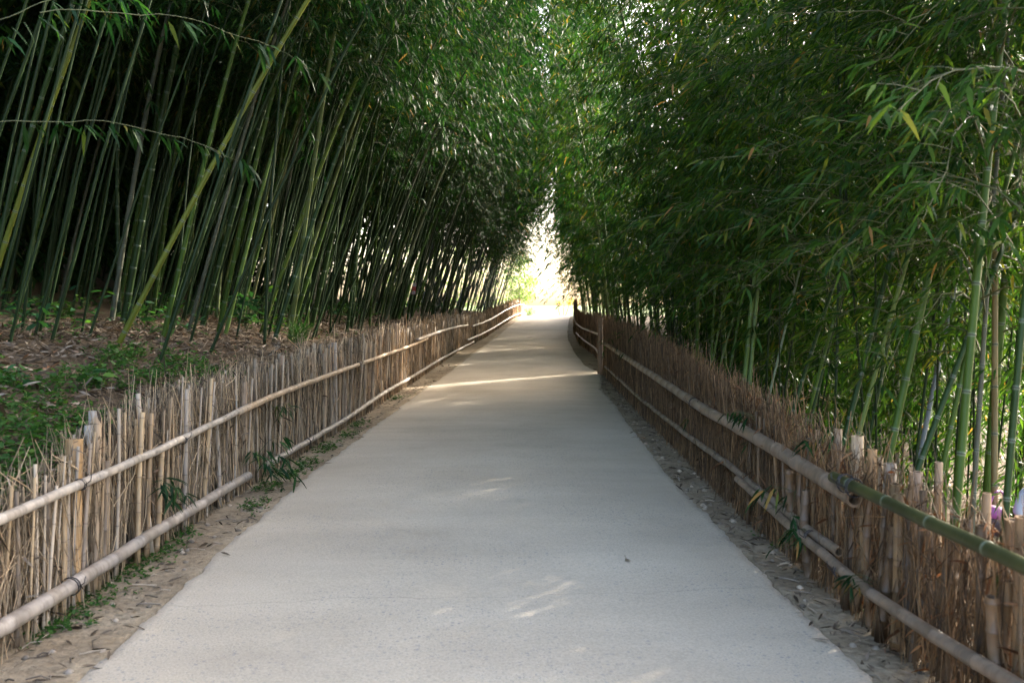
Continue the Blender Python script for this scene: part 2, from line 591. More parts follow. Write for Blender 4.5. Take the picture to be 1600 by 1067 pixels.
class MB:
    """collects tubes, boxes and leaf blades into one mesh"""

    def __init__(s):
        s.V, s.T, s.Q, s.B, s.n = [], {}, {}, [], 0

    def add(s, V, T=None, Q=None, band=None, mi=0):
        V = np.asarray(V, float).reshape(-1, 3)
        if T is not None and len(T):
            s.T.setdefault(mi, []).append(np.asarray(T) + s.n)
        if Q is not None and len(Q):
            s.Q.setdefault(mi, []).append(np.asarray(Q) + s.n)
        s.V.append(V)
        s.B.append(np.zeros(len(V)) if band is None else np.asarray(band, float))
        s.n += len(V)

    def tube(s, pts, rad, sides=8, cap=True, band=None, mi=0, hollow=False):
        pts = np.asarray(pts, float)
        n = len(pts)
        rad = np.full(n, rad, float) if np.isscalar(rad) else np.asarray(rad, float)
        tan = np.gradient(pts, axis=0)
        tan /= np.linalg.norm(tan, axis=1)[:, None] + 1e-12
        ref = np.array([0, 0, 1.0]) if abs(tan[0, 2]) < .8 else np.array([1.0, 0, 0])
        u = np.cross(tan, ref)
        u /= np.linalg.norm(u, axis=1)[:, None] + 1e-12
        w = np.cross(tan, u)
        a = np.arange(sides) * 2 * PI / sides
        ring = pts[:, None, :] + rad[:, None, None] * (np.cos(a)[None, :, None] * u[:, None, :] + np.sin(a)[None, :, None] * w[:, None, :])
        V = ring.reshape(-1, 3)
        i = np.arange(n - 1)[:, None] * sides
        j = np.arange(sides)[None, :]
        k = (j + 1) % sides
        Q = np.stack([i + j, i + k, i + sides + k, i + sides + j], -1).reshape(-1, 4)
        bb = np.zeros(n) if band is None else np.asarray(band, float)
        B = np.repeat(bb, sides)
        T = []
        if cap:
            c0 = len(V)
            V = np.vstack([V, pts[0], pts[-1]])
            B = np.concatenate([B, [bb[0], bb[-1]]])
            jj = np.arange(sides)
            kk = (jj + 1) % sides
            T.append(np.stack([np.full(sides, c0), kk, jj], -1))
            if not hollow:
                e = (n - 1) * sides
                T.append(np.stack([np.full(sides, c0 + 1), e + jj, e + kk], -1))
            T = np.vstack(T)
        s.add(V, T if len(T) else None, Q, B, mi)
        if hollow:                       # cut end: rim, and an inside coloured darker with depth as shade
            e = pts[-1]
            t = tan[-1]
            r1 = rad[-1]
            for rr0, rr1, d0, d1, b0, b1 in ((r1, r1 * .74, 0, 0, .15, .2), (r1 * .74, r1 * .72, 0, -2.2 * r1, .3, 1.0), (r1 * .72, r1 * .01, -2.2 * r1, -2.2 * r1, 1, 1)):
                ra = e + t * d0 + rr0 * (np.cos(a)[:, None] * u[-1] + np.sin(a)[:, None] * w[-1])
                rb = e + t * d1 + rr1 * (np.cos(a)[:, None] * u[-1] + np.sin(a)[:, None] * w[-1])
                jj = np.arange(sides)
                kk = (jj + 1) % sides
                s.add(np.vstack([ra, rb]), None, np.stack([jj, kk, sides + kk, sides + jj], -1),
                      np.concatenate([np.full(sides, b0), np.full(sides, b1)]), mi)

    def pole(s, pts, r0, r1=None, gap=.28, sides=10, hollow=False, swell=1.10, bandk=1.0, culm=False, mi=0, phase=None):
        """a bamboo pole along a polyline, with node rings"""
        r1 = r0 if r1 is None else r1
        pts = np.asarray(pts, float)
        seg = np.linalg.norm(np.diff(pts, axis=0), axis=1)
        cum = np.concatenate([[0], np.cumsum(seg)])
        tot = cum[-1]
        st, bd, sw = [0.0], [0.0], [1.0]
        x = gap * (random.uniform(.3, 1) if phase is None else phase)
        k = 0
        while x < tot - .02:
            e = max(.005, r0 * .16)
            if culm:
                for dx, b, q in ((-e * 2.6, 0, 1.0), (-e * 1.2, .5, 1.0), (-e * .25, 1.0, 1 + (swell - 1) * .6), (e * .35, 1.0, swell), (e * 1.1, .3, 1.0), (e * 3, 0, .985)):
                    st.append(x + dx); bd.append(b * bandk); sw.append(q)
            else:
                for dx, b, q in ((-e * 1.4, 0, 1.0), (0, 1, swell), (e * 1.2, .2, 1.0)):
                    st.append(x + dx); bd.append(b * bandk); sw.append(q)
            step = gap * random.uniform(.85, 1.15)
            mid = x + step * .5
            if mid < tot - .03:
                st.append(mid); bd.append(0); sw.append(.985)
            x += step
            k += 1
        st.append(tot); bd.append(0); sw.append(1.0)
        st = np.array(st); bd = np.array(bd); sw = np.array(sw)
        keep = (st >= 0) & (st <= tot)
        st, bd, sw = st[keep], bd[keep], sw[keep]
        o = np.argsort(st, kind='stable')
        st, bd, sw = st[o], bd[o], sw[o]
        u = np.concatenate([[True], np.diff(st) > 1e-4])
        st, bd, sw = st[u], bd[u], sw[u]
        C = np.stack([np.interp(st, cum, pts[:, i]) for i in range(3)], 1)
        rad = (r0 + (r1 - r0) * st / tot) * sw
        s.tube(C, rad, sides, True, bd, mi, hollow)

    def box(s, c, size, mi=0, rot=None):
        c = np.array(c, float)
        h = np.array(size, float) / 2
        V = np.array([[x, y, z] for x in (-1, 1) for y in (-1, 1) for z in (-1, 1)]) * h
        if rot is not None:
            V = V @ np.array(rot).T
        s.add(V + c, None, [[0, 1, 3, 2], [4, 6, 7, 5], [0, 4, 5, 1], [2, 3, 7, 6], [0, 2, 6, 4], [1, 5, 7, 3]], None, mi)

    def leaves(s, base, d, L, W, mi=0, droop=.25, simple=False, roll=None, broad=False):
        """lanceolate blades; base, d: (n,3); L, W: (n,)"""
        base = np.asarray(base, float)
        n = len(base)
        if n == 0:
            return
        d = d / (np.linalg.norm(d, axis=1)[:, None] + 1e-9)
        up = np.tile([0, 0, 1.0], (n, 1)) + rng.normal(0, .45 if roll is None else roll, (n, 3))
        side = np.cross(d, up)
        side /= np.linalg.norm(side, axis=1)[:, None] + 1e-9
        L = np.asarray(L)[:, None] * np.ones((n, 1))
        W = np.asarray(W)[:, None] * np.ones((n, 1))
        Z = np.array([[0, 0, -1.0]])
        i = np.arange(n)[:, None]
        if simple:
            m = base + d * L * .4
            V = np.stack([base, m - side * W / 2, m + side * W / 2, base + d * L + Z * L * droop * .6], 1).reshape(-1, 3)
            T = (i * 4)[:, :, None] + np.array([[0, 1, 2], [1, 3, 2]])[None]
            s.add(V, T.reshape(-1, 3), None, None, mi)
        else:
            a1, a2 = (.30, .68) if not broad else (.32, .70)
            w2 = .36 if not broad else .42
            m1 = base + d * L * a1
            m2 = base + d * L * a2 + Z * L * droop * .25
            V = np.stack([base, m1 - side * W / 2, m1 + side * W / 2, m2 - side * W * w2, m2 + side * W * w2, base + d * L * .98 + Z * L * droop * .7], 1).reshape(-1, 3)
            T = (i * 6)[:, :, None] + np.array([[0, 1, 2], [3, 5, 4]])[None]
            Q = (i * 6) + np.array([[1, 3, 4, 2]])
            s.add(V, T.reshape(-1, 3), Q, None, mi)

    def mesh(s, name, smooth=True):
        groups = []
        for d in (s.T, s.Q):
            for mi, fs in d.items():
                groups.append((np.vstack(fs), mi))
        return mesh_np(name, np.vstack(s.V), groups, np.concatenate(s.B), smooth)

    def build(s, name, mats, parent=None, color=None, smooth=True):
        if not isinstance(mats, (list, tuple)):
            mats = [mats]
        return link(name, s.mesh(name, smooth), parent, mats, color)


def unit(v):
    return v / (np.linalg.norm(v, axis=-1, keepdims=True) + 1e-9)


# ------------------------------------------------------------------ world and sun
SUN_AZ, SUN_EL = R(47.6), R(25)


def glade(x, y):
    """distance to the narrow open lane along which the low sun reaches the path"""
    return (x + 1.3) * math.cos(SUN_AZ) - (y - 16.2) * math.sin(SUN_AZ)


w = bpy.data.worlds.new('World')
scene.world = w
w.use_nodes = True
nt = w.node_tree
bg = nt.nodes['Background']
sky = nt.nodes.new('ShaderNodeTexSky')
sky.sky_type = 'NISHITA'
sky.sun_disc = False
sky.sun_elevation = SUN_EL
sky.sun_rotation = SUN_AZ
sky.air_density = .75
sky.dust_density = 5.0
sky.ozone_density = .0
nt.links.new(sky.outputs[0], bg.inputs[0])
bg.inputs[1].default_value = .15
sl = bpy.data.lights.new('sun', 'SUN')
sl.energy = 2.3
sl.angle = R(.5)
sl.color = (1, .93, .82)
so = bpy.data.objects.new('sun', sl)
COL.objects.link(so)
sd = Vector((math.sin(SUN_AZ) * math.cos(SUN_EL), math.cos(SUN_AZ) * math.cos(SUN_EL), math.sin(SUN_EL)))
so.rotation_euler = sd.to_track_quat('Z', 'Y').to_euler()
so.location = sd * 60
vs = scene.view_settings
vs.view_transform = 'Standard'
vs.look = 'None'
vs.exposure = 3.3
vs.gamma = 1
cy = scene.cycles
cy.max_bounces = 4
cy.diffuse_bounces = 2
cy.use_adaptive_sampling = True
cy.adaptive_threshold = .02
cy.use_light_tree = False
cy.glossy_bounces = 2
cy.transmission_bounces = 4
cy.transparent_max_bounces = 4
cy.caustics_reflective = False
cy.caustics_refractive = False
cy.sample_clamp_indirect = 6

# ------------------------------------------------------------------ ground and path
YG = np.concatenate([np.linspace(-60, 0, 41)[:-1], np.linspace(0, 12, 121)[:-1], np.linspace(12, 34, 111)[:-1], np.linspace(34, 84, 101)[:-1],
                     84 + 1.5 * (1.14 ** np.arange(0, 46) - 1) / .14])
tl = np.array([0, .05, .10, .15, .2, .27, .35, .47, .6, .8, 1, 1.25, 1.5, 1.8, 2.1, 2.5, 3, 3.6, 4.3, 5, 6.2, 7.5, 10, 13, 18, 24, 30, 42, 60, 100, 200, 500, 1500, 3500])
tr = np.array([0, .05, .1, .2, .3, .5, .75, 1, 1.4, 2, 2.5, 3, 4, 5, 6, 8, 10, 12, 15, 20, 30, 42, 60, 100, 200, 500, 1500, 3500])
fv = np.array([.2, .4, .6, .8])
rows, zone = [], []
for y in YG:
    a, b, c, d = [float(f(y)) for f in (fence_left, road_left, road_right, fence_right)]
    xs = np.concatenate([a - tl[::-1], a + (b - a) * fv, [b, b + .04], b + (c - b) * np.array([.15, .35, .5, .65, .85]), [c - .04, c], c + (d - c) * fv, d + tr])
    nl, nr = len(tl), len(tr)
    zz = np.concatenate([np.clip(tl[::-1] * 5, 0, 1), np.zeros(len(xs) - nl - nr), np.clip(tr * 3, 0, 1)])
    zz = zz + np.clip((y - 63) / 12, 0, 1) * np.where((xs < b) | (xs > c), 2 - zz, 0)
    zz = np.where((xs < a - 40) | (xs > d + 40), 2, zz)
    rows.append(np.stack([xs, np.full(len(xs), y)], 1))
    zone.append(zz)
G = np.stack(rows)
Z = ground_z(G[..., 0], G[..., 1])
V = np.concatenate([G, Z[..., None]], -1)
ny, nx = Z.shape
i = np.arange(ny - 1)[:, None] * nx + np.arange(nx - 1)[None]
Q = np.stack([i, i + 1, i + nx + 1, i + nx], -1).reshape(-1, 4)
me = mesh_np('ground', V.reshape(-1, 3), [(Q, 0)], np.concatenate(zone), True, 'zone')
ground = link('ground', me, None, [M['ground']])
tag(ground, kind='structure')

YP = np.concatenate([np.linspace(-12, 0, 30)[:-1], np.linspace(0, 14, 351)[:-1], np.linspace(14, 70, 400)[:-1], np.linspace(70, 110, 60)])
fr = np.array([0, .004, .02, .08, .2, .35, .5, .65, .8, .92, .98, .996, 1])
jl = .024 * wob(YP, YP * 0 + 3, 3.0, 5) + .015 * wob(YP, YP * 0, 14, 6) + .010 * wob(YP, YP * 0, 38, 16)
jr = .024 * wob(YP, YP * 0 + 9, 3.0, 7) + .015 * wob(YP, YP * 0, 14, 8) + .010 * wob(YP, YP * 0, 38, 18)
a = road_left(YP) + jl
b = road_right(YP) + jr
X = a[:, None] + (b - a)[:, None] * fr[None]
zt = road_z(YP)[:, None] + .028 - .012 * (np.abs(fr - .5) * 2)[None] ** 4 + np.zeros_like(X)
zt[:, 0] -= .012
zt[:, -1] -= .012
Yg = np.repeat(YP[:, None], len(fr), 1)
top = np.stack([X, Yg, zt], -1)
sl_ = np.stack([X[:, :1] - .01, Yg[:, :1], zt[:, :1] - .12], -1)
sr_ = np.stack([X[:, -1:] + .01, Yg[:, -1:], zt[:, -1:] - .12], -1)
V = np.concatenate([sl_, top, sr_], 1)
ny, nx = V.shape[:2]
i = np.arange(ny - 1)[:, None] * nx + np.arange(nx - 1)[None]
Q = np.stack([i, i + 1, i + nx + 1, i + nx], -1).reshape(-1, 4)
path = link('path', mesh_np('path', V.reshape(-1, 3), [(Q, 0)], None, True), None, [M['concrete']])
tag(path, kind='structure')


# ------------------------------------------------------------------ bamboo prototypes
def spray(mb, start, az, L, e0, droop, twigs, lscale=1.0, leafmi=0, twigmi=1, nl=(4, 7), tl_=(.10, .32), br=.006):
    """one leafy branch from a culm node; returns nothing, adds to mb"""
    h = np.array([math.cos(az), math.sin(az), 0])
    n = 7
    t = np.linspace(0, 1, n)
    jit = rng.normal(0, .02 * L, (n, 3)) * t[:, None]
    pts = np.array(start)[None] + L * (t[:, None] * math.cos(e0) * h[None] + np.stack([0 * t, 0 * t, t * math.sin(e0) - droop * t * t], 1)) + jit
    mb.tube(pts, np.linspace(br, br * .3, n), 3, False, None, twigmi)
    tt = np.linspace(.22, 1, twigs)
    for q in tt:
        p = np.array([np.interp(q, t, pts[:, k]) for k in range(3)])
        a = az + rng.uniform(-1.3, 1.3) * (1.1 - .6 * q)
        tl = rng.uniform(*tl_) * (1.15 - .5 * q)
        td = np.array([math.cos(a), math.sin(a), rng.uniform(-.35, .45)])
        td /= np.linalg.norm(td)
        tip = p + td * tl + np.array([0, 0, -.18 * tl])
        mb.tube(np.array([p, (p + tip) / 2 + [0, 0, .03 * tl], tip]), [br * .35, br * .28, br * .18], 3, False, None, twigmi)
        k = rng.integers(nl[0], nl[1] + 1)
        f = rng.uniform(.35, 1, k)
        f[:max(2, k // 2)] = 1
        base = p[None] + (tip - p)[None] * f[:, None] + rng.normal(0, .006, (k, 3))
        ang = a + np.linspace(-.9, .9, k) + rng.normal(0, .25, k)
        d = np.stack([np.cos(ang), np.sin(ang), rng.uniform(-1.25, -.05, k)], 1)
        Ls = rng.uniform(.10, .175, k) * lscale
        mb.leaves(base, d, Ls, Ls * rng.uniform(.13, .175, k), leafmi, droop=.35)


def bend(h, H, b):
    return b * (h / H) ** 3


class Proto:
    pass


def make_proto(H, b, r, h0, Lmax, gap, twigs, leaf, dens=1.0, lowL=None, lscale=1.0, e0=R(42)):
    p = Proto()
    p.H = H
    z = np.linspace(-.12, H, 60)
    pts = np.stack([bend(np.maximum(z, 0), H, b), .10 * np.sin(z * .5 + rng.uniform(0, 6)) * np.clip(z / H, 0, 1), z - .45 * b * np.clip(z / H - .55, 0, 1) ** 2 * 1.2], 1)
    mb = MB()
    # taper by hand: use a pole whose radius shrinks towards the top
    mb.pole(pts, r, r * .22, gap, 9, culm=True, swell=1.09)
    p.culm = mb.mesh('culm')
    p.culm.materials.append(M['culm'])
    fb = MB()
    h = h0
    k = rng.integers(0, 6)
    while h < H * .985:
        q = (h - h0) / (H - h0)
        prof = (.55 + .45 * math.sin(PI * min(1, q * 1.5 + .12))) * (1 - .72 * max(0, q - .25) / .75)
        x = float(np.interp(h, pts[:, 2], pts[:, 0]))
        y = float(np.interp(h, pts[:, 2], pts[:, 1]))
        for s in range(2 if rng.random() < .75 else 3):
            if rng.random() > dens:
                continue
            L = Lmax * prof * rng.uniform(.6, 1.1) * (1 if s < 2 else .5)
            az = k * PI + s * .75 + rng.normal(0, .55)
            spray(fb, (x, y, h), az, L, e0 + rng.normal(0, .2), rng.uniform(.35, .95), max(4, int(twigs * L / Lmax + 2)), lscale)
        k += 1
        h += gap * (.95 if q > .1 else 1.0)
    p.foliage = fb.mesh('foliage')
    p.foliage.materials.append(M[leaf])
    p.foliage.materials.append(M['twig'])
    return p


PL = [make_proto(12.5, 2.6, .039, 4.0, 2.0, .33, 15, 'leaf'),
      make_proto(13.5, 3.2, .043, 4.4, 2.2, .36, 16, 'leaf'),
      make_proto(11.0, 2.2, .034, 3.7, 1.9, .30, 14, 'leaf'),
      make_proto(12.0, 3.4, .036, 4.1, 2.0, .32, 15, 'leaf'),
      make_proto(14.0, 2.8, .045, 4.6, 2.2, .37, 16, 'leaf')]
PR = [make_proto(10.5, 1.3, .034, 2.1, 1.9, .29, 15, 'leaf_right', lscale=.88),
      make_proto(9.0, 1.6, .030, 1.8, 1.8, .27, 14, 'leaf_right', lscale=.85),
      make_proto(11.5, 1.2, .038, 2.4, 2.0, .31, 15, 'leaf_right', lscale=.88),
      make_proto(8.0, 1.5, .024, 1.6, 1.7, .25, 13, 'leaf_right', lscale=.8)]
PY = [make_proto(4.2, .6, .014, .5, 1.0, .20, 8, 'leaf_right', dens=.9),
      make_proto(3.2, .5, .011, .35, .9, .18, 8, 'leaf_right', dens=.9)]

GREEN = (.054, .100, .014)
DKGREEN = (.025, .052, .012)
YELLOW = (.13, .15, .02)
GREY = (.105, .11, .075)
BLUE = (.19, .22, .24)
TAN = (.22, .17, .075)

bamboo_count = 0


def place_bamboo(proto, base, tilt, yaw, color, label, group=None, spin=None, scale=1.0, thick=1.0, foliage=True):
    """an individual bamboo: an empty at its foot with its culm and its foliage"""
    global bamboo_count
    root = empty('bamboo', base, (0, tilt, yaw))
    root.scale = (scale,) * 3
    tag(root, label, 'bamboo', group)
    c = link('culm', proto.culm, root)
    c.color = (*color, 1)
    c.scale = (1, 1, 1)
    if thick != 1.0:
        # a thinner or stouter culm of the same bend: scale only the cross section through its own mesh copy
        me = proto.culm.copy()
        n = len(me.vertices)
        co = np.empty(n * 3, np.float32)
        me.vertices.foreach_get('co', co)
        co = co.reshape(-1, 9 if False else 3)
        k = (n - 2) // 9
        body = co[:k * 9].reshape(k, 9, 3)
        ctr = body.mean(1, keepdims=True)
        co[:k * 9] = (ctr + (body - ctr) * thick).reshape(-1, 3)
        me.vertices.foreach_set('co', co.ravel())
        me.update()
        c.data = me
    if foliage:
        link('foliage', proto.foliage, root)
    bamboo_count += 1
    return root


def aim(A, B):
    """tilt and yaw that take +Z to the direction A->B"""
    d = (Vector(B) - Vector(A)).normalized()
    return math.acos(max(-1, min(1, d.z))), math.atan2(d.y, d.x)


taken = []


def free(x, y, dmin):
    for (a, b) in taken:
        if (a - x) ** 2 + (b - y) ** 2 < dmin * dmin:
            return False
    return True


# culms of the left bank that stand out: foot pixel, upper pixel, colour, thickness factor, label
LEFT_HAND = [
    (184, 541, 424, 71, YELLOW, .80, 'slender yellow green bamboo leaning furthest across its neighbours on the left bank'),
    (92, 478, 165, 157, GREY, 1.0, 'stout pale grey bamboo with dark rings rising alone near the left end of the bank'),
    (28, 478, 90, 210, GREEN, .9, 'mid green bamboo standing between the dark edge of the bank and the pale grey culm'),
    (193, 506, 237, 250, DKGREEN, 1.25, 'thick dark green bamboo just behind the foot of the leaning yellow green culm'),
    (255, 528, 311, 281, GREEN, .95, 'bright green bamboo at the litter edge beside a small lime leaved plant'),
    (264, 517, 345, 277, DKGREEN, .95, 'deep green bamboo leaning away right behind the lime leaved plant'),
    (294, 520, 360, 277, GREY, .85, 'greyish green bamboo with white rings third from the lime leaved plant'),
    (315, 513, 378, 277, DKGREEN, 1.1, 'broad dark green bamboo left of the bushy broadleaf plant'),
    (341, 521, 380, 330, GREEN, .95, 'green bamboo standing just left of the bushy broadleaf plant'),
    (352, 524, 412, 277, (.10, .16, .03), .9, 'fresh green bamboo whose foot touches the bushy broadleaf plant'),
    (372, 508, 440, 250, GREEN, .8, 'thin green bamboo rising behind the bushy broadleaf plant'),
    (385, 505, 436, 290, (.14, .15, .06), .8, 'olive bamboo with tight rings behind the bushy broadleaf plant'),
    (408, 521, 483, 300, (.12, .17, .03), .95, 'light green bamboo just right of the bushy broadleaf plant'),
    (414, 512, 457, 240, GREY, .9, 'straight pale grey bamboo crossing behind the light green one'),
    (447, 514, 500, 345, (.12, .15, .05), .9, 'olive green bamboo of the crossing pair above the grass tuft'),
    (453, 524, 512, 335, GREEN, .9, 'green bamboo of the crossing pair above the grass tuft'),
    (486, 506, 545, 310, GREEN, .8, 'thin green bamboo leaning over the start of the straw coloured fence top'),
    (2, 455, 60, 0, (.10, .16, .03), 1.0, 'bright green bamboo cut by the left border of the view'),
    (-40, 520, 125, 0, YELLOW, .85, 'yellowish bamboo slanting steeply across the upper left corner'),
    (-50, 500, 92, 50, DKGREEN, .95, 'dark bamboo running close under the yellowish slanting one'),
    (232, 483, 262, 180, DKGREEN, .9, 'dark bamboo deep in shade between two leaning green ones'),
    (120, 470, 200, 150, DKGREEN, .8, 'dim green bamboo right behind the pale grey stout one'),
    (560, 513, 640, 290, GREY, .8, 'pale bamboo leaning over the fence where the brushwood turns dense'),
    (600, 505, 690, 260, (.15, .16, .09), .85, 'pale olive bamboo with a long bare stem left of the red sign'),
]
for (px, py, qx, qy, col, th, lab) in LEFT_HAND:
    A = ray_ground(px, py)
    if A.y > 60 or px < 0:
        A = P(px, py, 9.5 if px < 0 else 14)
        A.z = gz(A.x, A.y)
    B = P(qx, qy, A.y + random.uniform(-.2, .2))
    t_, y_ = aim(A, B)
    pr = random.choice(PL)
    place_bamboo(pr, A, t_, y_, col, lab, 'bamboo of the left bank', scale=1.0, thick=th)
    taken.append((A.x, A.y))

# culms of the right side that stand out: lower pixel at the fence top, upper pixel, distance behind the fence
RIGHT_HAND = [
    (1088, 560, 1089, 300, GREEN, 1.1, .55, 'thick upright green bamboo rising behind the reed fence top, left of the thin group'),
    (1081, 541, 1064, 430, (.10, .15, .04), .6, .75, 'thin bamboo leaning back towards the thick upright green one'),
    (1111, 571, 1118, 380, GREEN, .7, .6, 'straight thin green bamboo first right of the thick upright one'),
    (1113, 565, 1140, 410, (.11, .17, .04), .6, .7, 'thin light green bamboo splitting off from the foot of a straight one'),
    (1124, 575, 1163, 430, (.10, .14, .04), .55, .6, 'thin leaning bamboo third right of the thick upright one'),
    (1140, 580, 1167, 410, GREEN, .65, .55, 'thin green bamboo just left of the bright close pair'),
    (1163, 601, 1200, 240, (.10, .16, .04), 1.0, .45, 'stouter bamboo of the bright close pair above the reed fence'),
    (1171, 606, 1189, 402, (.12, .18, .06), .85, .5, 'paler bamboo of the bright close pair above the reed fence'),
    (1203, 610, 1232, 485, (.16, .20, .12), .5, .6, 'very thin pale bamboo alone right of the bright close pair'),
    (1250, 606, 1313, 402, DKGREEN, .75, .7, 'dark leaning bamboo crossing a thinner one above the ragged reeds'),
    (1262, 650, 1295, 520, GREEN, .6, .6, 'green bamboo of the narrow fork above the ragged reeds'),
    (1268, 650, 1298, 525, DKGREEN, .6, .75, 'darker bamboo of the narrow fork above the ragged reeds'),
    (1325, 669, 1366, 511, DKGREEN, .9, .6, 'leaning dark green bamboo just left of the tall cut fence post'),
    (1340, 680, 1407, 429, (.10, .14, .03), .7, .5, 'slim bamboo rising directly above the tall cut fence post'),
    (1355, 699, 1400, 455, DKGREEN, .6, .9, 'thin dark bamboo right above the second cut post'),
    (1388, 721, 1445, 466, GREEN, 1.05, .6, 'thick leaning green bamboo with grey rings behind the grey cut post'),
    (1440, 700, 1490, 455, BLUE, .9, 1.6, 'blue grey bamboo set further back in the leaf litter'),
    (1433, 732, 1520, 500, DKGREEN, .8, .6, 'dark bamboo leaning strongly in front of the blue grey one'),
    (1475, 720, 1510, 545, GREEN, .7, .8, 'thin bamboo parallel to the strongly leaning dark one'),
    (1497, 777, 1531, 429, GREEN, 1.0, .55, 'thick green bamboo standing above the end of the green rail'),
    (1521, 760, 1535, 530, GREY, .7, 1.0, 'pale streaked bamboo just behind the thick green one near the right border'),
    (1556, 775, 1558, 640, TAN, .9, 1.3, 'tan dead bamboo stub like stem between two green ones near the right border'),
    (1574, 777, 1598, 474, DKGREEN, .75, .55, 'dark olive bamboo at the right border in front of the person'),
]
for (px, py, qx, qy, col, th, off, lab) in RIGHT_HAND:
    d = ray(px, py)
    ys = np.arange(2, 40, .01)
    e = np.nonzero(d.x * ys > fence_right(ys) + off)[0]
    Y = float(ys[e[0]])
    A = P(px, py, Y)
    B = P(qx, qy, Y + random.uniform(-.15, .15))
    dv = (B - A).normalized()
    F = A.copy()
    for _ in range(400):
        if F.z < gz(F.x, F.y):
            break
        F = F - dv * .01
    t_, y_ = aim(F, B)
    col = tuple(c * 1.1 for c in col)
    pr = PR[0] if th > .8 else random.choice(PR[1:])
    place_bamboo(pr, F, t_, y_, col, lab, 'bamboo behind the right fence', thick=.70 * th * .034 / {0: .034, 1: .030, 2: .038, 3: .024}[PR.index(pr)])
    taken.append((F.x, F.y))

# the rest of the two stands
ZL = [(16, 'near'), (30, 'middle'), (70, 'far')]
HUES_L = [(GREEN, 'green'), (DKGREEN, 'dark green'), (GREY, 'greyish'), ((.13, .16, .05), 'olive')]


def in_view(x, y, z0, heights=(0, .8, 1.6, 2.5, 4, 5.5)):
    for h in heights:
        q = project((x, y, z0 + h))
        if q and -10 < q[0] < 1610 and -10 < q[1] < 1077:
            return True
    return False


def zone_label_left(hue, t, y):
    a = ('%s bamboo' % hue)
    row = 'in the front row' if t < 2.4 else 'in the shaded depth'
    if y < 16:
        where = 'of the left stand above the leaf litter slope'
    elif y < 30:
        where = 'of the left stand where the straw fence runs'
    elif y < 45:
        where = 'of the left stand near the red sign'
    else:
        where = 'of the left stand by the bright far opening'
    return '%s %s %s' % (a, row, where)


def zone_label_right(hue, t, y):
    row = 'close to the fence' if t < 1.8 else 'deeper among leaves'
    if y < 12:
        where = 'in the right stand over the ragged reeds'
    elif y < 24:
        where = 'in the right stand before the corner post'
    elif y < 42:
        where = 'in the right stand past the corner post'
    else:
        where = 'in the right stand at the bright opening'
    return '%s bamboo %s %s' % (hue, row, where)


nleft = 0
tries = 0
while nleft < 128 and tries < 9000:
    tries += 1
    y = 6 + 54 * random.random() ** 1.15
    t = 1.3 + random.random() ** 1.3 * (5.2 if y < 40 else 6.5)
    x = float(fence_left(y)) - t
    z = gz(x, y)
    q_ = project((x, y, z))
    if not in_view(x, y, z) or not free(x, y, .42) or (q_ and q_[0] < 420 and y < 13.5):
        continue
    hue, hn = random.choices(HUES_L, (5, 4, 2, 2))[0]
    hue = shade(hue, .8, 1.2)
    pr = random.choice(PL)
    place_bamboo(pr, (x, y, z - .05), random.gauss(.22 if y < 24 else .27, .075), random.gauss(0, .45), hue, zone_label_left(hn, t, y),
                 'bamboo of the left bank', scale=random.uniform(.85, 1.1))
    taken.append((x, y))
    nleft += 1

nright = 0
tries = 0
while nright < 100 and tries < 9000:
    tries += 1
    y = 5 + 55 * random.random() ** 1.1
    t = .4 + random.random() ** 1.3 * (3.6 if y < 11 else 6.5 if y < 25 else 4.5)
    x = float(fence_right(y)) + t
    z = gz(x, y)
    if y < 10 and t < 1.2 or abs(glade(x, y)) < 1.7:
        continue
    if not in_view(x, y, z) or not free(x, y, .42):
        continue
    hue, hn = random.choices(HUES_L, (5, 4, 1, 2))[0]
    hue = shade(hue, .8, 1.2)
    pr = random.choice(PR)
    if y > 22:
        yaw = PI + random.gauss(0, .5)
        tilt = abs(random.gauss(.10, .05))
    else:
        yaw = random.choice([0, PI]) + random.gauss(0, .6)
        tilt = abs(random.gauss(.04, .05))
    hue = tuple(c * 1.25 for c in hue)
    sc = random.uniform(.85, 1.15) * (1.25 if y > 25 else 1)
    place_bamboo(pr, (x, y, z - .05), tilt, yaw, hue, zone_label_right(hn, t, y), 'bamboo behind the right fence', scale=sc)
    taken.append((x, y))
    nright += 1

# young leafy bamboo filling the right side down to the ground
nyoung = 0
tries = 0
while nyoung < 22 and tries < 3000:
    tries += 1
    y = 4.5 + 13 * random.random()
    t = 1.0 + random.random() * 6
    x = float(fence_right(y)) + t
    z = gz(x, y)
    if not in_view(x, y, z, (.5, 1.5, 2.5)) or not free(x, y, .4):
        continue
    lab = ('short leafy young bamboo standing low behind the tall cut post' if y < 8 else
           'short leafy young bamboo standing low behind the ragged reed fence' if y < 12 else
           'short leafy young bamboo in shade behind the fence before the corner post')
    place_bamboo(random.choice(PY), (x, y, z - .03), abs(random.gauss(.08, .06)), random.uniform(0, 6.28), (.09, .14, .03), lab,
                 'young bamboo behind the right fence', scale=random.uniform(.85, 1.3))
    taken.append((x, y))
    nyoung += 1


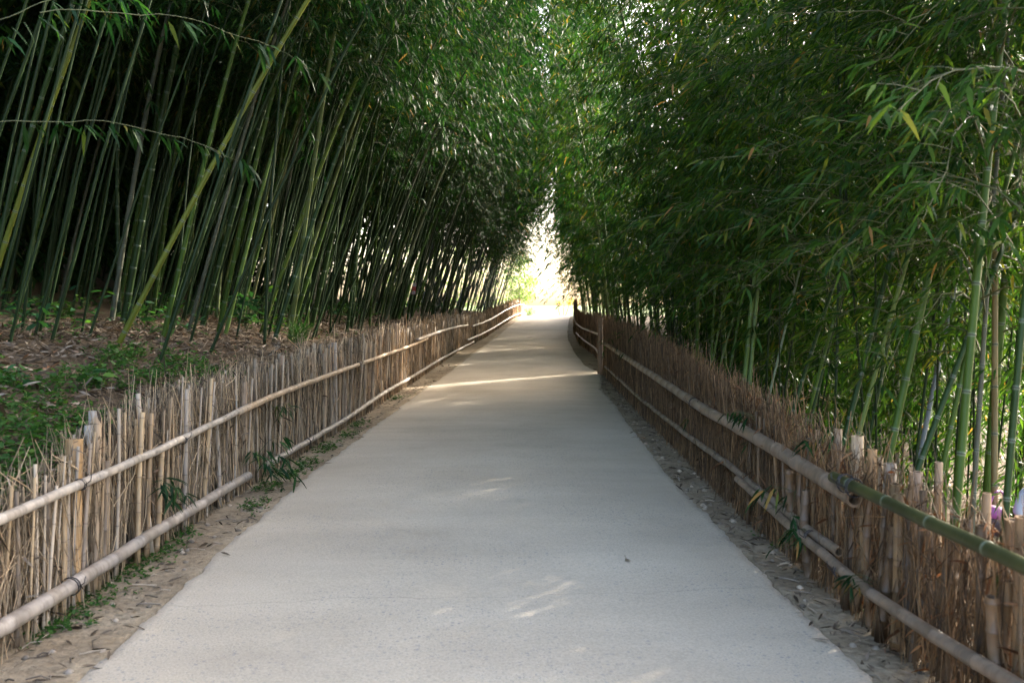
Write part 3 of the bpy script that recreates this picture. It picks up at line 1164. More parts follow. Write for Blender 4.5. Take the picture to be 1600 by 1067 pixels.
# ------------------------------------------------------------------ the deep stands, one mass each side
def deep_stand(name, side, n, t0, t1, y0, y1, leaf, label, H=(10, 13), h0=(3.8, 5.0), lean=.18, nleaf=1300, arch=1.6, leafL=(.24, .44), ratio=(.17, .23), crown=1.5, rr=(.022, .042)):
    mb = MB()
    f = fence_left if side < 0 else fence_right
    k = 0
    while k < n:
        y = random.uniform(y0, y1)
        t = random.uniform(t0, t1)
        x = float(f(y)) + side * t
        if name == 'bamboo_thicket' and t > 3.6 and y < 10:
            continue
        z = gz(x, y)
        k += 1
        h = random.uniform(*H)
        r = random.uniform(*rr)
        ln = random.gauss(lean, .075)
        zz = np.linspace(0, h, 7)
        yy = random.gauss(0, .06)
        pts = np.stack([x + ln * zz + arch * (zz / h) ** 3, y + yy * zz, z - .1 + zz], 1)
        mb.tube(pts, np.linspace(r, r * .25, 7), 5, False, None, 1)
        hh = random.uniform(*h0) * (1 if t < (10 if side < 0 else 7.5) or (y > 40 and side < 0) else .35)
        if arch > 2.5 or arch < -2.5:
            hh += (1.0 if side < 0 else 2.0) * min(1, max(0, (y - 34) / 8))
        nc = nleaf // 13                       # sprays of about thirteen leaves
        q = hh + (h - hh) * rng.random(nc) ** .9
        c = np.stack([np.interp(q, zz, pts[:, i]) for i in range(3)], 1)
        rad = crown * rng.random(nc) ** .6 * (1.15 - .7 * (q - hh) / (h - hh))
        a = rng.uniform(0, 2 * PI, nc)
        c = c + np.stack([np.cos(a) * rad, np.sin(a) * rad, rng.normal(0, .15, nc) - .22 * rad ** 1.5], 1)
        a = np.repeat(a, 13)
        u = rng.uniform(-.5, .5, len(a))
        base = np.repeat(c, 13, 0) + np.stack([np.cos(a) * u * .75, np.sin(a) * u * .75, -.25 * u - .2 * u * u], 1) + rng.normal(0, .075, (len(a), 3)) * [1, 1, .6]
        ang = a + rng.normal(0, .75, len(a))
        d = np.stack([np.cos(ang), np.sin(ang), rng.uniform(-1.3, .05, len(a))], 1)
        Ls = rng.uniform(*leafL, len(a))
        if side > 0:
            ok = (np.abs(glade(base[:, 0], base[:, 1])) > .24) | (rng.random(len(a)) < .06)
            base, d, Ls = base[ok], d[ok], Ls[ok]
        seam = (road_left(base[:, 1]) + road_right(base[:, 1])) / 2 + .55
        gap = (np.abs(base[:, 0] - seam) < .38 + .2 * np.sin(base[:, 1] * 1.3 + base[:, 2])) & (base[:, 2] > np.where(base[:, 1] > 33, 5.2, 8.5))
        ok = ~gap
        base, d, Ls = base[ok], d[ok], Ls[ok]
        mb.leaves(base, d, Ls, Ls * rng.uniform(*ratio, len(Ls)), 0, simple=True)
    o = mb.build(name, [M[leaf], M['culm']], None, (.014, .031, .008))  # culms coloured darker than the single bamboos, painting in the shade of the stands
    tag(o, label, 'bamboo grove', None, 'stuff')
    return o


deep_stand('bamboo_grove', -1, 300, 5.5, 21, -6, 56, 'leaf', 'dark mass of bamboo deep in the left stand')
deep_stand('bamboo_grove', -1, 170, 8, 26, 2, 50, 'leaf', 'low leafy bamboo screen added on the slope to keep the left stand dark', H=(5, 8), h0=(.5, 1.2), nleaf=1500)  # added low foliage that screens off light behind the left culms
deep_stand('bamboo_grove', 1, 150, 5.0, 16, 24, 60, 'leaf_right', 'leafy mass of bamboo deep in the right stand', H=(9, 12), h0=(1.0, 2.5), lean=-.03)
deep_stand('bamboo_grove', 1, 34, 4.5, 7.0, 16, 25, 'leaf_right', 'leafy mass of bamboo behind the middle right culms', H=(7, 9.5), h0=(1.0, 2.5), lean=-.03, leafL=(.16, .28))
deep_stand('bamboo_thicket', 1, 40, 2.2, 5.4, 6, 17, 'leaf_right', 'bright leafy thicket reaching down to the ground behind the right culms', H=(4, 7.5), h0=(.5, 1.4), lean=.0, nleaf=1500, arch=.2,
           leafL=(.10, .17), ratio=(.13, .18), crown=1.3, rr=(.008, .014))
deep_stand('bamboo_grove', -1, 100, 1.4, 7.5, 27, 58, 'leaf', 'close set bare culms of the left stand near the far opening', H=(10, 13), h0=(5.5, 7.5), lean=.25, nleaf=400, rr=(.028, .046))
deep_stand('bamboo_curtain', 1, 46, .5, 2.4, 6.2, 16, 'leaf_right', 'fine leaf curtain hanging above the right fence along the near path', H=(6.5, 9), h0=(1.7, 3.0), lean=.02, nleaf=2100, arch=.3,
           leafL=(.09, .15), ratio=(.13, .18), crown=1.2, rr=(.008, .014))
deep_stand('bamboo_grove', -1, 120, 3.6, 9.5, 14, 58, 'leaf', 'close set bare culms in the shaded depth of the left stand', H=(10, 13), h0=(5.5, 7.5), lean=.23, nleaf=600, rr=(.02, .038))
deep_stand('bamboo_canopy', -1, 34, .5, 2.6, 41, 60, 'leaf', 'low leaf canopy of the left stand beside the far opening', H=(8, 11), h0=(2.8, 4.2), lean=.22, nleaf=1900, arch=1.6,
           leafL=(.15, .26), ratio=(.14, .19), crown=1.7, rr=(.018, .03))
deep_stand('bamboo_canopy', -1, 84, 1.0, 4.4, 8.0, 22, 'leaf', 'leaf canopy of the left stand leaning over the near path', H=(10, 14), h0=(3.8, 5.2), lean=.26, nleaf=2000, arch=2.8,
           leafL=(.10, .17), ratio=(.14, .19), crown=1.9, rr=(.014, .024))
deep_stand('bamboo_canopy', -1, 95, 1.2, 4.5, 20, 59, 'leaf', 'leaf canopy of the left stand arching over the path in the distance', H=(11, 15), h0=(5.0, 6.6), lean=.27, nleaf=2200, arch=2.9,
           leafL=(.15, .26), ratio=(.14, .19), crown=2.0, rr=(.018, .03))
deep_stand('bamboo_canopy', 1, 95, .8, 4.0, 16, 60, 'leaf', 'leaf canopy of the right stand closing over the path', H=(10, 15), h0=(2.6, 5.0), lean=-.10, nleaf=2200, arch=-2.6,
           leafL=(.15, .25), ratio=(.14, .19), crown=1.9, rr=(.016, .026))


# ------------------------------------------------------------------ fences
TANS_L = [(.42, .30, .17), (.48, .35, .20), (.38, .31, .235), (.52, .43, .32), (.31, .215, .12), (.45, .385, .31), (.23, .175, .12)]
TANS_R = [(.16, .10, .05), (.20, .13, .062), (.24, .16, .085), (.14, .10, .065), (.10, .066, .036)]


def stake_meshes():
    # a few shapes, each reused many times
    out = []
    for k in range(8):
        mb = MB()
        z = np.linspace(0, 1, 4)
        wv = random.uniform(.004, .014)
        pts = np.stack([wv * np.sin(z * 3 + k), wv * np.cos(z * 2.5 + k), z], 1)
        r = .0125
        mb.pole(pts, r, r * random.uniform(.75, .95), random.choice([.16, .2, .26]), 8, hollow=True, swell=1.12)
        me = mb.mesh('stake')
        me.materials.append(M['dead'])
        out.append(me)
    return out


STAKES = stake_meshes()


def add_stake(fence, x, y, z0, h, r, lx, ly, col, name='stake'):
    o = link(name, random.choice(STAKES), fence)
    k = r / .0125
    o.location = (x, y, z0)
    o.rotation_euler = (ly, lx, random.uniform(0, 6.28) * 0 + random.uniform(-.3, .3))
    o.scale = (k, k, h)
    o.color = (*col, 1)
    return o


def rail(fence, pts, r0, r1, col, hollow_first=False, hollow=True, gap=.30, name='rail', label=None):
    mb = MB()
    pts = np.array([list(p) for p in pts], float)
    # resample smoothly
    cum = np.concatenate([[0], np.cumsum(np.linalg.norm(np.diff(pts, axis=0), axis=1))])
    s = np.linspace(0, cum[-1], max(6, int(cum[-1] / .25)))
    C = np.stack([np.interp(s, cum, pts[:, i]) for i in range(3)], 1)
    for _ in range(3):
        C[1:-1] = (C[:-2] + 2 * C[1:-1] + C[2:]) / 4
    C[1:-1] += rng.normal(0, .0025, C[1:-1].shape)
    if hollow_first:
        C = C[::-1]
        r0, r1 = r1, r0
    mb.pole(C, r0, r1, gap, 12, hollow=hollow, swell=1.09, bandk=.75)
    o = mb.build(name, M['rail'], fence, col)
    if label:
        o['label'] = label
    return o


def tie(fence, p, axis, r, turns=2):
    """dark wire wound round a rail"""
    mb = MB()
    a = Vector(axis).normalized()
    u = a.cross(Vector((0, 0, 1))).normalized()
    v = a.cross(u)
    for k in range(turns):
        q = Vector(p) + a * (.012 * k - .006)
        th = np.linspace(0, 2 * PI, 15)
        pts = [list(q + (u * math.cos(t) + v * math.sin(t)) * (r * 1.13) + a * .010 * math.sin(t + k)) for t in th]
        mb.tube(pts, .0028, 5, False)
    q = Vector(p)
    mb.tube([list(q + u * r * 1.1), list(q + u * (r + .03) + Vector((0, 0, .02))), list(q + u * (r + .035) + Vector((0, 0, .05)))], .0025, 5)
    return mb.build('tie', M['wire'], fence)


def brush(name, fence, side, y0, y1, n, hfun, col, thick=(.0016, .0040), tiltv=.35, dens_pow=1.0, offs=(-.02, .07), wild=.25, sides=3):
    """thin twigs and reeds woven into the fence"""
    f = fence_left if side < 0 else fence_right
    mb = MB()
    u = rng.random(n)
    Y = y0 * (y1 / y0) ** (u ** dens_pow)
    for y in Y:
        h = hfun(y)
        x = float(f(y)) + side * rng.uniform(*offs)
        z0 = gz(float(f(y)) - side * .03, y) - .02
        if rng.random() < wild:
            ln = rng.uniform(.15, .55)
            zc = z0 + rng.uniform(.1, h)
            a = rng.normal(0, .9)
        else:
            ln = h * rng.uniform(.5, 1.08)
            zc = z0 + ln / 2 + (rng.uniform(0, max(.0, h - ln)) if rng.random() < .6 else 0)
            a = rng.normal(0, tiltv * .4)
        dv = np.array([rng.normal(0, .06), math.sin(a), math.cos(a)]) * ln / 2
        c = np.array([x, y, zc])
        if c[2] - abs(dv[2]) < z0:
            c[2] = z0 + abs(dv[2])
        k = rng.normal(0, .03 * ln, 3)
        sc = max(1.0, y / 9.0)
        r = rng.uniform(*thick) * sc
        mb.tube([c - dv, c + k, c + dv], [r, r * .9, r * .55], sides, False)
    o = mb.build(name, M['brush'], fence, col)
    o['kind'] = 'stuff'
    return o


def wisps(mb, side, y0, y1, n, hfun):
    """papery sheaths and dead leaves caught in a fence"""
    f = fence_left if side < 0 else fence_right
    Y = y0 * (y1 / y0) ** rng.random(n)
    X = f(Y) - side * rng.uniform(-.03, .05, n)
    Zz = ground_z(f(Y) - side * .04, Y) + rng.uniform(.05, 1, n) * np.array([hfun(v) for v in Y])
    d = rng.normal(0, 1, (n, 3)) + np.array([0, 0, -.5])
    Ls = rng.uniform(.04, .11, n)
    mb.leaves(np.stack([X, Y, Zz], 1), d, Ls, Ls * rng.uniform(.08, .17, n), 0, roll=1.2)


# --- left fence
hL = lambda y: float(np.interp(y, [2, 4.3, 4.8, 6, 9, 14, 25, 63], [.72, .78, .92, 1.0, 1.05, 1.12, 1.15, 1.1]))
FLo = empty('bamboo_fence', (0, 0, 0))
tag(FLo, 'pale straw coloured stake and twig fence with two long rails below the leaf litter bank', 'fence', 'bamboo fences along the path')
ys = []
y = 2.9
while len(ys) < 92:
    ys.append(y)
    y += random.uniform(.022, .060) * (1.5 if y < 4.2 else 1)
for y in ys:
    x = float(fence_left(y)) + random.uniform(-.03, .035)
    h = hL(y) * random.choice([random.uniform(.86, 1.05), random.uniform(.9, 1.02), random.uniform(.6, .95)])
    r = random.choice([.005, .006, .007, .008, .009, .010, .011, .013, .016, .020])
    ly = random.gauss(-.07, .05)
    add_stake(FLo, x, y, gz(x + .06, y) - .03, h, r, random.gauss(.0, .03), ly, shade(random.choice(TANS_L), .72, 1.15))
mb = MB()
y = ys[-1]
n = 0
while y < 62:
    y += random.uniform(.022, .065) * (1 + y / 50)
    x = float(fence_left(y)) + random.uniform(-.03, .035)
    h = hL(y) * random.choice([random.uniform(.86, 1.04), random.uniform(.9, 1.0), random.uniform(.6, .95)])
    z0 = gz(x + .06, y) - .03
    r = random.choice([.006, .007, .009, .010, .012, .018]) * (1 + y / 80)
    a, b = random.gauss(0, .03), random.gauss(.04, .05)
    zz = np.linspace(0, h, 4)
    mb.pole(np.stack([x + a * zz, y + b * zz, z0 + zz], 1), r, r * .85, .22 if y < 14 else .45, 6 if y > 12 else 7, hollow=y < 16, swell=1.1)
    n += 1
o = mb.build('stake', M['dead'], FLo, (.44, .35, .25))
o['kind'] = 'stuff'
brush('brushwood', FLo, -1, 2.6, 62, 9500, hL, (.45, .355, .235), dens_pow=.8, offs=(-.035, .08), wild=.45, tiltv=.55, thick=(.0013, .0036))
mb = MB()
wisps(mb, -1, 2.6, 30, 900, hL)
o = mb.build('dead_sheath', M['dry'], FLo)
o['kind'] = 'stuff'
# earth-dark backing of packed twigs
brush('packed_twigs', FLo, -1, 4.6, 62, 3600, lambda y: hL(y) * .93, (.17, .13, .095), thick=(.004, .009), tiltv=.3, offs=(.04, .09), wild=.1)


def post(fence, px, ytop, side, r, col, name='post', off=0.0, label=None, lean=(0, 0), hcut=None, gap=.3, Y=None, hollow=True):
    p = on_fence(px, ytop, side, off) if Y is None else P(px, ytop, Y)
    z0 = gz(p.x - (side * .06), p.y) - .05
    mb = MB()
    h = p.z - z0
    zz = np.linspace(0, h, 6)
    mb.pole(np.stack([p.x - lean[0] * (h - zz), p.y - lean[1] * (h - zz), z0 + zz], 1), r, r * .97, gap, 14, hollow=hollow, swell=1.06)
    o = mb.build(name, M['dead'], fence, col)
    if label:
        o['label'] = label
    return o


post(FLo, 116, 686, -1, .043, (.46, .29, .13), off=-.02, label='thick honey brown post with an open cut top', lean=(0, .08))
post(FLo, 142, 664, -1, .034, (.52, .47, .42), off=-.05, label='whitish post just behind the honey brown one', lean=(0, .08))
post(FLo, 146, 642, -1, .026, (.42, .37, .32), off=-.08, lean=(0, .06))
post(FLo, 153, 652, -1, .021, (.48, .35, .22), off=.0, lean=(0, .10))
post(FLo, 381, 597, -1, .026, (.47, .36, .25), off=.0, lean=(0, .03))
post(FLo, 345, 594, -1, .018, (.42, .35, .29), off=-.03)
post(FLo, 440, 556, -1, .022, (.33, .22, .14), off=0)
post(FLo, 514, 538, -1, .026, (.48, .33, .2), off=-.02)
post(FLo, 522, 535, -1, .034, (.46, .40, .34), off=0)
post(FLo, 617, 505, -1, .05, (.40, .29, .2), off=0)

RO = .055
RAILC = (.40, .345, .29)
top1 = [on_fence(a, b, -1, RO) for a, b in ((-110, 861), (0, 811), (125, 757), (250, 702), (330, 663), (392, 633))]
rail(FLo, top1, .024, .022, (.40, .36, .31))
top2 = [on_fence(a, b, -1, RO + .01) for a, b in ((372, 644), (430, 617), (520, 584), (600, 555), (640, 541), (668, 529))]
rail(FLo, top2, .026, .026, (.45, .34, .23))
top3 = [on_fence(a, b, -1, RO + .03) for a, b in ((652, 531), (690, 517), (716, 510), (731, 508))]
rail(FLo, top3, .034, .032, RAILC, hollow=False, gap=.5)
lowr = [on_fence(a, b, -1, RO) for a, b in ((-120, 1043), (0, 986), (110, 916), (200, 857), (300, 795), (388, 743))]
rail(FLo, lowr, .037, .034, (.36, .32, .28), gap=.34)
low2 = [on_fence(a, b, -1, RO) for a, b in ((414, 728), (480, 690), (540, 655), (600, 613), (640, 591), (690, 560), (740, 534))]
rail(FLo, low2, .028, .032, (.35, .315, .275), hollow_first=True)


def far_rail(fence, side, ylist, zoff, r, col, off=.06, **kw):
    f = fence_left if side < 0 else fence_right
    pts = [(float(f(y)) - side * off, y, float(road_z(y)) + z) for y, z in zip(ylist, zoff)]
    return rail(fence, pts, r, r, col, gap=.6, hollow=False, **kw)


far_rail(FLo, -1, (33, 37, 41.5), (.70, .70, .72), .036, RAILC, .09)
far_rail(FLo, -1, (41, 46, 50, 55, 60.5), (.70, .72, .75, .76, .80), .04, RAILC, .06)
far_rail(FLo, -1, (60, 63, 66), (.80, .78, .70), .05, RAILC, .06)
far_rail(FLo, -1, (31.5, 37, 43, 50, 56, 62.5), (.25, .24, .22, .2, .2, .22), .038, RAILC, .06)
far_rail(FLo, -1, (61.5, 65), (.25, .2), .045, RAILC, .06)

for (a, b, r) in ((125, 757, .024), (285, 687, .024), (560, 569, .026)):
    p = on_fence(a, b, -1, RO)
    q = on_fence(a + 20, b, -1, RO)
    tie(FLo, p, (q - p) * 1.0, r)
for (a, b, r) in ((110, 916, .039), (480, 690, .031)):
    p = on_fence(a, b, -1, RO)
    q = on_fence(a + 20, b - 10, -1, RO)
    tie(FLo, p, q - p, r)

# --- right fence, near run
hR = lambda y: float(np.interp(y, [2, 4, 6, 8, 12, 20, 63], [.70, .78, .90, .97, 1.1, 1.2, 1.15]))
FRo = empty('bamboo_fence', (0, 0, 0))
tag(FRo, 'brown reed fence with thick rails and one fresh green rail at the trodden earth edge', 'fence', 'bamboo fences along the path')
y = 2.35
k = 0
while k < 84:
    y += random.uniform(.028, .062)
    x = float(fence_right(y)) + random.uniform(-.04, .03)
    h = hR(y) * random.choice([random.uniform(.75, 1.0), random.uniform(.6, .95)])
    r = random.choice([.008, .011, .014, .017, .020, .024, .028]) if y < 5.6 else random.choice([.007, .009, .011, .014])
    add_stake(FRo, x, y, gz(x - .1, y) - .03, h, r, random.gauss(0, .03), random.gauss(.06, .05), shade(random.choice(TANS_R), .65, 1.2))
    k += 1
ymax_st = y
mb = MB()
while y < 19.2:
    y += random.uniform(.03, .09)
    x = float(fence_right(y)) + random.uniform(-.01, .05)
    h = hR(y) * random.choice([random.uniform(.8, 1.0), random.uniform(.6, .95)])
    z0 = gz(x - .1, y) - .03
    r = random.choice([.007, .009, .011, .014])
    a, b = random.gauss(0, .03), random.gauss(.02, .05)
    zz = np.linspace(0, h, 4)
    mb.pole(np.stack([x + a * zz, y + b * zz, z0 + zz], 1), r, r * .85, .25, 6, hollow=y < 10, swell=1.1)
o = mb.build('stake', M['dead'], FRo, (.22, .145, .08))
o['kind'] = 'stuff'
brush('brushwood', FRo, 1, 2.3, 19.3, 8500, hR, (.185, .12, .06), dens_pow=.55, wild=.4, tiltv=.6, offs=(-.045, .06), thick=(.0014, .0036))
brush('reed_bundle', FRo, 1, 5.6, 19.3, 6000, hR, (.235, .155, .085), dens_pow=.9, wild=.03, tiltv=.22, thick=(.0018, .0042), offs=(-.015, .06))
mb = MB()
wisps(mb, 1, 2.4, 19, 1300, hR)
o = mb.build('dead_sheath', M['sheath'], FRo)
o['kind'] = 'stuff'
post(FRo, 1340, 681, 1, .030, (.52, .41, .27), off=-.02, label='tall pale post with a ringed cut top')
post(FRo, 1363, 702, 1, .022, (.40, .25, .12), off=-.03)
post(FRo, 1376, 715, 1, .012, (.48, .36, .22), off=-.03)
post(FRo, 1391, 724, 1, .029, (.30, .26, .21), off=-.02, label='grey weathered post with a slanting cut')
post(FRo, 1431, 737, 1, .028, (.28, .21, .15), off=-.05)
post(FRo, 1467, 722, 1, .016, (.34, .24, .14), off=-.07)
post(FRo, 1542, 770, 1, .016, (.36, .24, .13), off=-.05)
post(FRo, 1587, 812, 1, .036, (.30, .19, .10), off=-.06)
post(FRo, 1330, 819, 1, .026, (.31, .20, .11), off=0)
post(FRo, 1604, 808, 1, .036, (.33, .21, .11), off=-.02)
post(FRo, 1310, 670, 1, .02, (.34, .26, .18), off=-.04)
post(FRo, 1278, 672, 1, .013, (.35, .26, .17), off=-.02)
post(FRo, 938, 497, 1, .055, (.20, .14, .09), off=.02, Y=19.3, label='dark corner post where the fence steps back')
RR = .06
topr = [on_fence(a, b, 1, RR) for a, b in ((946, 537), (1000, 573), (1050, 606), (1100, 640), (1160, 671), (1210, 702), (1270, 737), (1336, 779))]
rail(FRo, topr, .040, .042, (.27, .205, .145), gap=.42)
grn = [on_fence(a, b, 1, RR + .045) for a, b in ((1302, 745), (1360, 772), (1450, 815), (1530, 851), (1600, 884), (1720, 940))]
g_ = MB()
C = np.array([list(p) for p in grn])[::-1]
g_.pole(C, .0265, .028, .42, 14, hollow=True, swell=1.06, culm=True, bandk=.5)
o = g_.build('rail', M['culm'], FRo, (.062, .066, .024))
o['label'] = 'fresh green upper rail'
lr1 = [on_fence(a, b, 1, RR) for a, b in ((946, 573), (1000, 622), (1066, 674), (1141, 727), (1197, 776), (1268, 832), (1311, 862))]
rail(FRo, lr1, .024, .025, (.22, .175, .13), gap=.3)
lr2 = [on_fence(a, b, 1, RR + .04) for a, b in ((1152, 748), (1216, 806), (1272, 851), (1328, 907), (1403, 956), (1497, 1016), (1580, 1066), (1680, 1130))]
rail(FRo, lr2, .023, .028, (.23, .175, .125), hollow_first=True, gap=.32)
for (a, b, a2, b2, r, off) in ((1322, 755, 1345, 767, .038, RR + .045), (1335, 762, 1350, 770, .038, RR + .045), (1268, 840, 1280, 852, .034, RR + .02), (1312, 892, 1325, 903, .027, RR + .04), (1085, 630, 1100, 640, .043, RR)):
    p = on_fence(a, b, 1, off)
    q = on_fence(a2, b2, 1, off)
    tie(FRo, p, q - p, r)

# --- right fence, far run
FFo = empty('bamboo_fence', (0, 0, 0))
tag(FFo, 'far dark reed fence run set back behind the corner post on the bend', 'fence', 'bamboo fences along the path')
mb = MB()
y = 20.5
while y < 62:
    y += random.uniform(.05, .12)
    x = float(fence_right(y)) + random.uniform(-.01, .05)
    h = hR(y) * random.uniform(.7, 1.0)
    z0 = gz(x - .1, y) - .03
    r = random.choice([.010, .014, .018])
    zz = np.linspace(0, h, 3)
    mb.pole(np.stack([x + 0 * zz, y + random.gauss(0, .05) * zz, z0 + zz], 1), r, r * .85, .5, 6, swell=1.1)
o = mb.build('stake', M['dead'], FFo, (.20, .135, .08))
o['kind'] = 'stuff'
brush('brushwood', FFo, 1, 20.3, 62, 3500, hR, (.25, .16, .09), wild=.1, thick=(.0016, .0034))
far_rail(FFo, 1, (20.6, 23, 27), (.78, .72, .68), .03, RAILC, .06)
far_rail(FFo, 1, (26.5, 32, 38), (.68, .66, .64), .03, RAILC, .06)
far_rail(FFo, 1, (20.6, 25, 31, 38), (.26, .28, .28, .26), .028, (.34, .29, .24), .06)
far_rail(FFo, 1, (37.5, 45, 52, 60), (.64, .64, .64, .64), .03, RAILC, .06)


# ------------------------------------------------------------------ litter, ground cover, weeds
def scatter_leaves(name, label, cat, X, Y, L, ratio, mat, lift=.012, flat=.35):
    n = len(X)
    Zv = np.where((X > road_left(Y) - .02) & (X < road_right(Y) + .02), road_z(Y) + .024, ground_z(X, Y)) + rng.uniform(.004, lift, n)
    a = rng.uniform(0, 2 * PI, n)
    d = np.stack([np.cos(a), np.sin(a), rng.normal(0.05, flat * .5, n)], 1)
    mb = MB()
    mb.leaves(np.stack([X, Y, Zv], 1), d, L, L * ratio, 0, droop=.1, roll=flat)
    o = mb.build(name, mat)
    tag(o, label, cat, None, 'stuff')
    return o


n = 30000
Y = 3.0 + 27 * rng.random(n) ** 1.5
t = .12 + 4.2 * rng.random(n) ** 1.1
scatter_leaves('leaf_litter', 'dry fallen bamboo leaves covering the left bank', 'leaf litter', fence_left(Y) - t, Y, rng.uniform(.05, .145, n), rng.uniform(.12, .22, n), M['dry'], .05, .7)
n = 11000
Y = 2.5 + 22 * rng.random(n) ** 1.3
t = .1 + 12 * rng.random(n)
scatter_leaves('leaf_litter', 'brown fallen leaves on the low ground behind the right fence', 'leaf litter', fence_right(Y) + t, Y, rng.uniform(.08, .19, n), rng.uniform(.13, .24, n), M['dry'], .03, .5)
n = 1500
Y = 2.4 + 20 * rng.random(n) ** 1.5
s = rng.random(n) < .45
u = rng.random(n)
Xl = fence_left(Y) + (road_left(Y) - fence_left(Y)) * (u ** .8)
Xr = road_right(Y) + (fence_right(Y) - road_right(Y)) * u
Xl = np.where(u > .8, road_left(Y) + rng.normal(-.03, .035, n), Xl)
Xr = np.where(u < .2, road_right(Y) + rng.normal(.03, .035, n), Xr)
keep = (~s) | (rng.random(n) < .75)
scatter_leaves('leaf_litter', 'loose dead leaves and scraps on the bare earth strips beside the path', 'leaf litter', np.where(s, Xl, Xr)[keep], Y[keep], rng.uniform(.03, .10, keep.sum()), rng.uniform(.10, .22, keep.sum()), M['dry'], .015, .5)

# scraps of twig on the earth strips
mb = MB()
for k in range(420):
    y = 2.4 + 16 * rng.random() ** 1.4
    u = rng.random()
    if rng.random() < .5:
        x = float(fence_left(y) + (road_left(y) - fence_left(y)) * u)
    else:
        x = float(road_right(y) + (fence_right(y) - road_right(y)) * u)
    a = rng.uniform(0, 6.28)
    ln = rng.uniform(.03, .14)
    z = gz(x, y) + .006
    mb.tube([[x, y, z], [x + math.cos(a) * ln * .5, y + math.sin(a) * ln * .5, z + .008], [x + math.cos(a + .3) * ln, y + math.sin(a + .3) * ln, z]], rng.uniform(.0015, .004), 4, False)
for k in range(300):
    y = 2.4 + 14 * rng.random() ** 1.3
    if rng.random() < .35:
        x = float(fence_left(y) + (road_left(y) - fence_left(y)) * rng.random())
    else:
        x = float(road_right(y) + (fence_right(y) - road_right(y)) * rng.random())
    r = rng.uniform(.006, .022)
    z = gz(x, y)
    th = np.linspace(0, 1, 4)
    mb.tube(np.stack([x + 0 * th, y + 0 * th, z - r * .3 + th * r], 1), np.array([.8, 1, .8, .3]) * r * rng.uniform(.8, 1.4), 6)
o = mb.build('debris', M['brush'], None, (.30, .26, .21))
tag(o, 'twig scraps and pebbles strewn over the earth beside the path', 'debris', None, 'stuff')


def tuft_cover(mb, X, Y, h, lw, per=5):
    """small upright leafy stems"""
    for x, y in zip(X, Y):
        z = gz(x, y)
        hh = h * rng.uniform(.5, 1.2)
        k = per + int(rng.integers(0, 4))
        q = rng.random(k)
        a = rng.uniform(0, 6.28, k)
        base = np.stack([x + rng.normal(0, .012, k), y + rng.normal(0, .012, k), z + hh * q], 1)
        d = np.stack([np.cos(a), np.sin(a), rng.uniform(-.1, .9, k)], 1)
        L = rng.uniform(.6, 1.2, k) * lw
        mb.leaves(base, d, L, L * rng.uniform(.3, .5, k), 0, droop=.2, roll=.5)


mb = MB()
n = 2300
Y = 3.4 + 5.5 * rng.random(n) ** 1.2
t = .2 + 1.35 * rng.random(n) ** 1.2
X = fence_left(Y) - t
keep = wob(X, Y, 2.2, 21) > -.2
tuft_cover(mb, X[keep], Y[keep], .13, .05, 7)
n = 700
Y = 5 + 20 * rng.random(n)
X = fence_left(Y) - (.3 + 3.2 * rng.random(n))
keep = wob(X, Y, 1.5, 22) > .25
tuft_cover(mb, X[keep], Y[keep], .10, .045, 5)
o = mb.build('ground_cover', M['weed'])
tag(o, 'low green plants spreading over the leaf litter on the left bank', 'ground cover', None, 'stuff')

mb = MB()
for (px, py, sp, c) in ((75, 988, .10, 45), (140, 948, .13, 60), (185, 905, .14, 75), (250, 862, .12, 60), (285, 838, .10, 40), (400, 790, .12, 50), (420, 762, .12, 50),
                        (455, 742, .14, 60), (480, 725, .14, 60), (510, 700, .15, 70), (545, 680, .15, 60), (560, 664, .16, 60), (400, 740, .1, 40), (620, 622, .25, 50),
                        (1385, 985, .10, 25), (1350, 950, .10, 20), (1290, 885, .12, 25), (1215, 845, .12, 20)):
    p = ray_ground(px, py)
    X = p.x + rng.normal(0, sp * .45, c)
    Y = p.y + rng.normal(0, sp * 1.2, c)
    ok = np.where(px < 800, X < road_left(Y) - .03, X > road_right(Y) + .03)
    tuft_cover(mb, X[ok], Y[ok], .025, .030, 4)
o = mb.build('weeds', M['weed'])
tag(o, 'small green weeds growing in patches along the foot of the fences', 'weeds', None, 'stuff')

# dark undergrowth at the feet of the left culms
mb = MB()
n = 900
Y = 7 + 42 * rng.random(n)
X = fence_left(Y) - (2.3 + 4.5 * rng.random(n))
keep = wob(X, Y, 1.0, 23) > -.1
for x, y in zip(X[keep], Y[keep]):
    z = gz(x, y)
    k = 9
    a = rng.uniform(0, 6.28, k)
    hh = rng.uniform(.1, .5)
    base = np.stack([x + rng.normal(0, .08, k), y + rng.normal(0, .08, k), z + hh * rng.random(k)], 1)
    d = np.stack([np.cos(a), np.sin(a), rng.uniform(-.4, .9, k)], 1)
    L = rng.uniform(.10, .22, k)
    mb.leaves(base, d, L, L * rng.uniform(.15, .3, k), 0)
o = mb.build('undergrowth', M['broad'])
tag(o, 'shaded leafy undergrowth around the feet of the left bamboo', 'undergrowth', None, 'stuff')


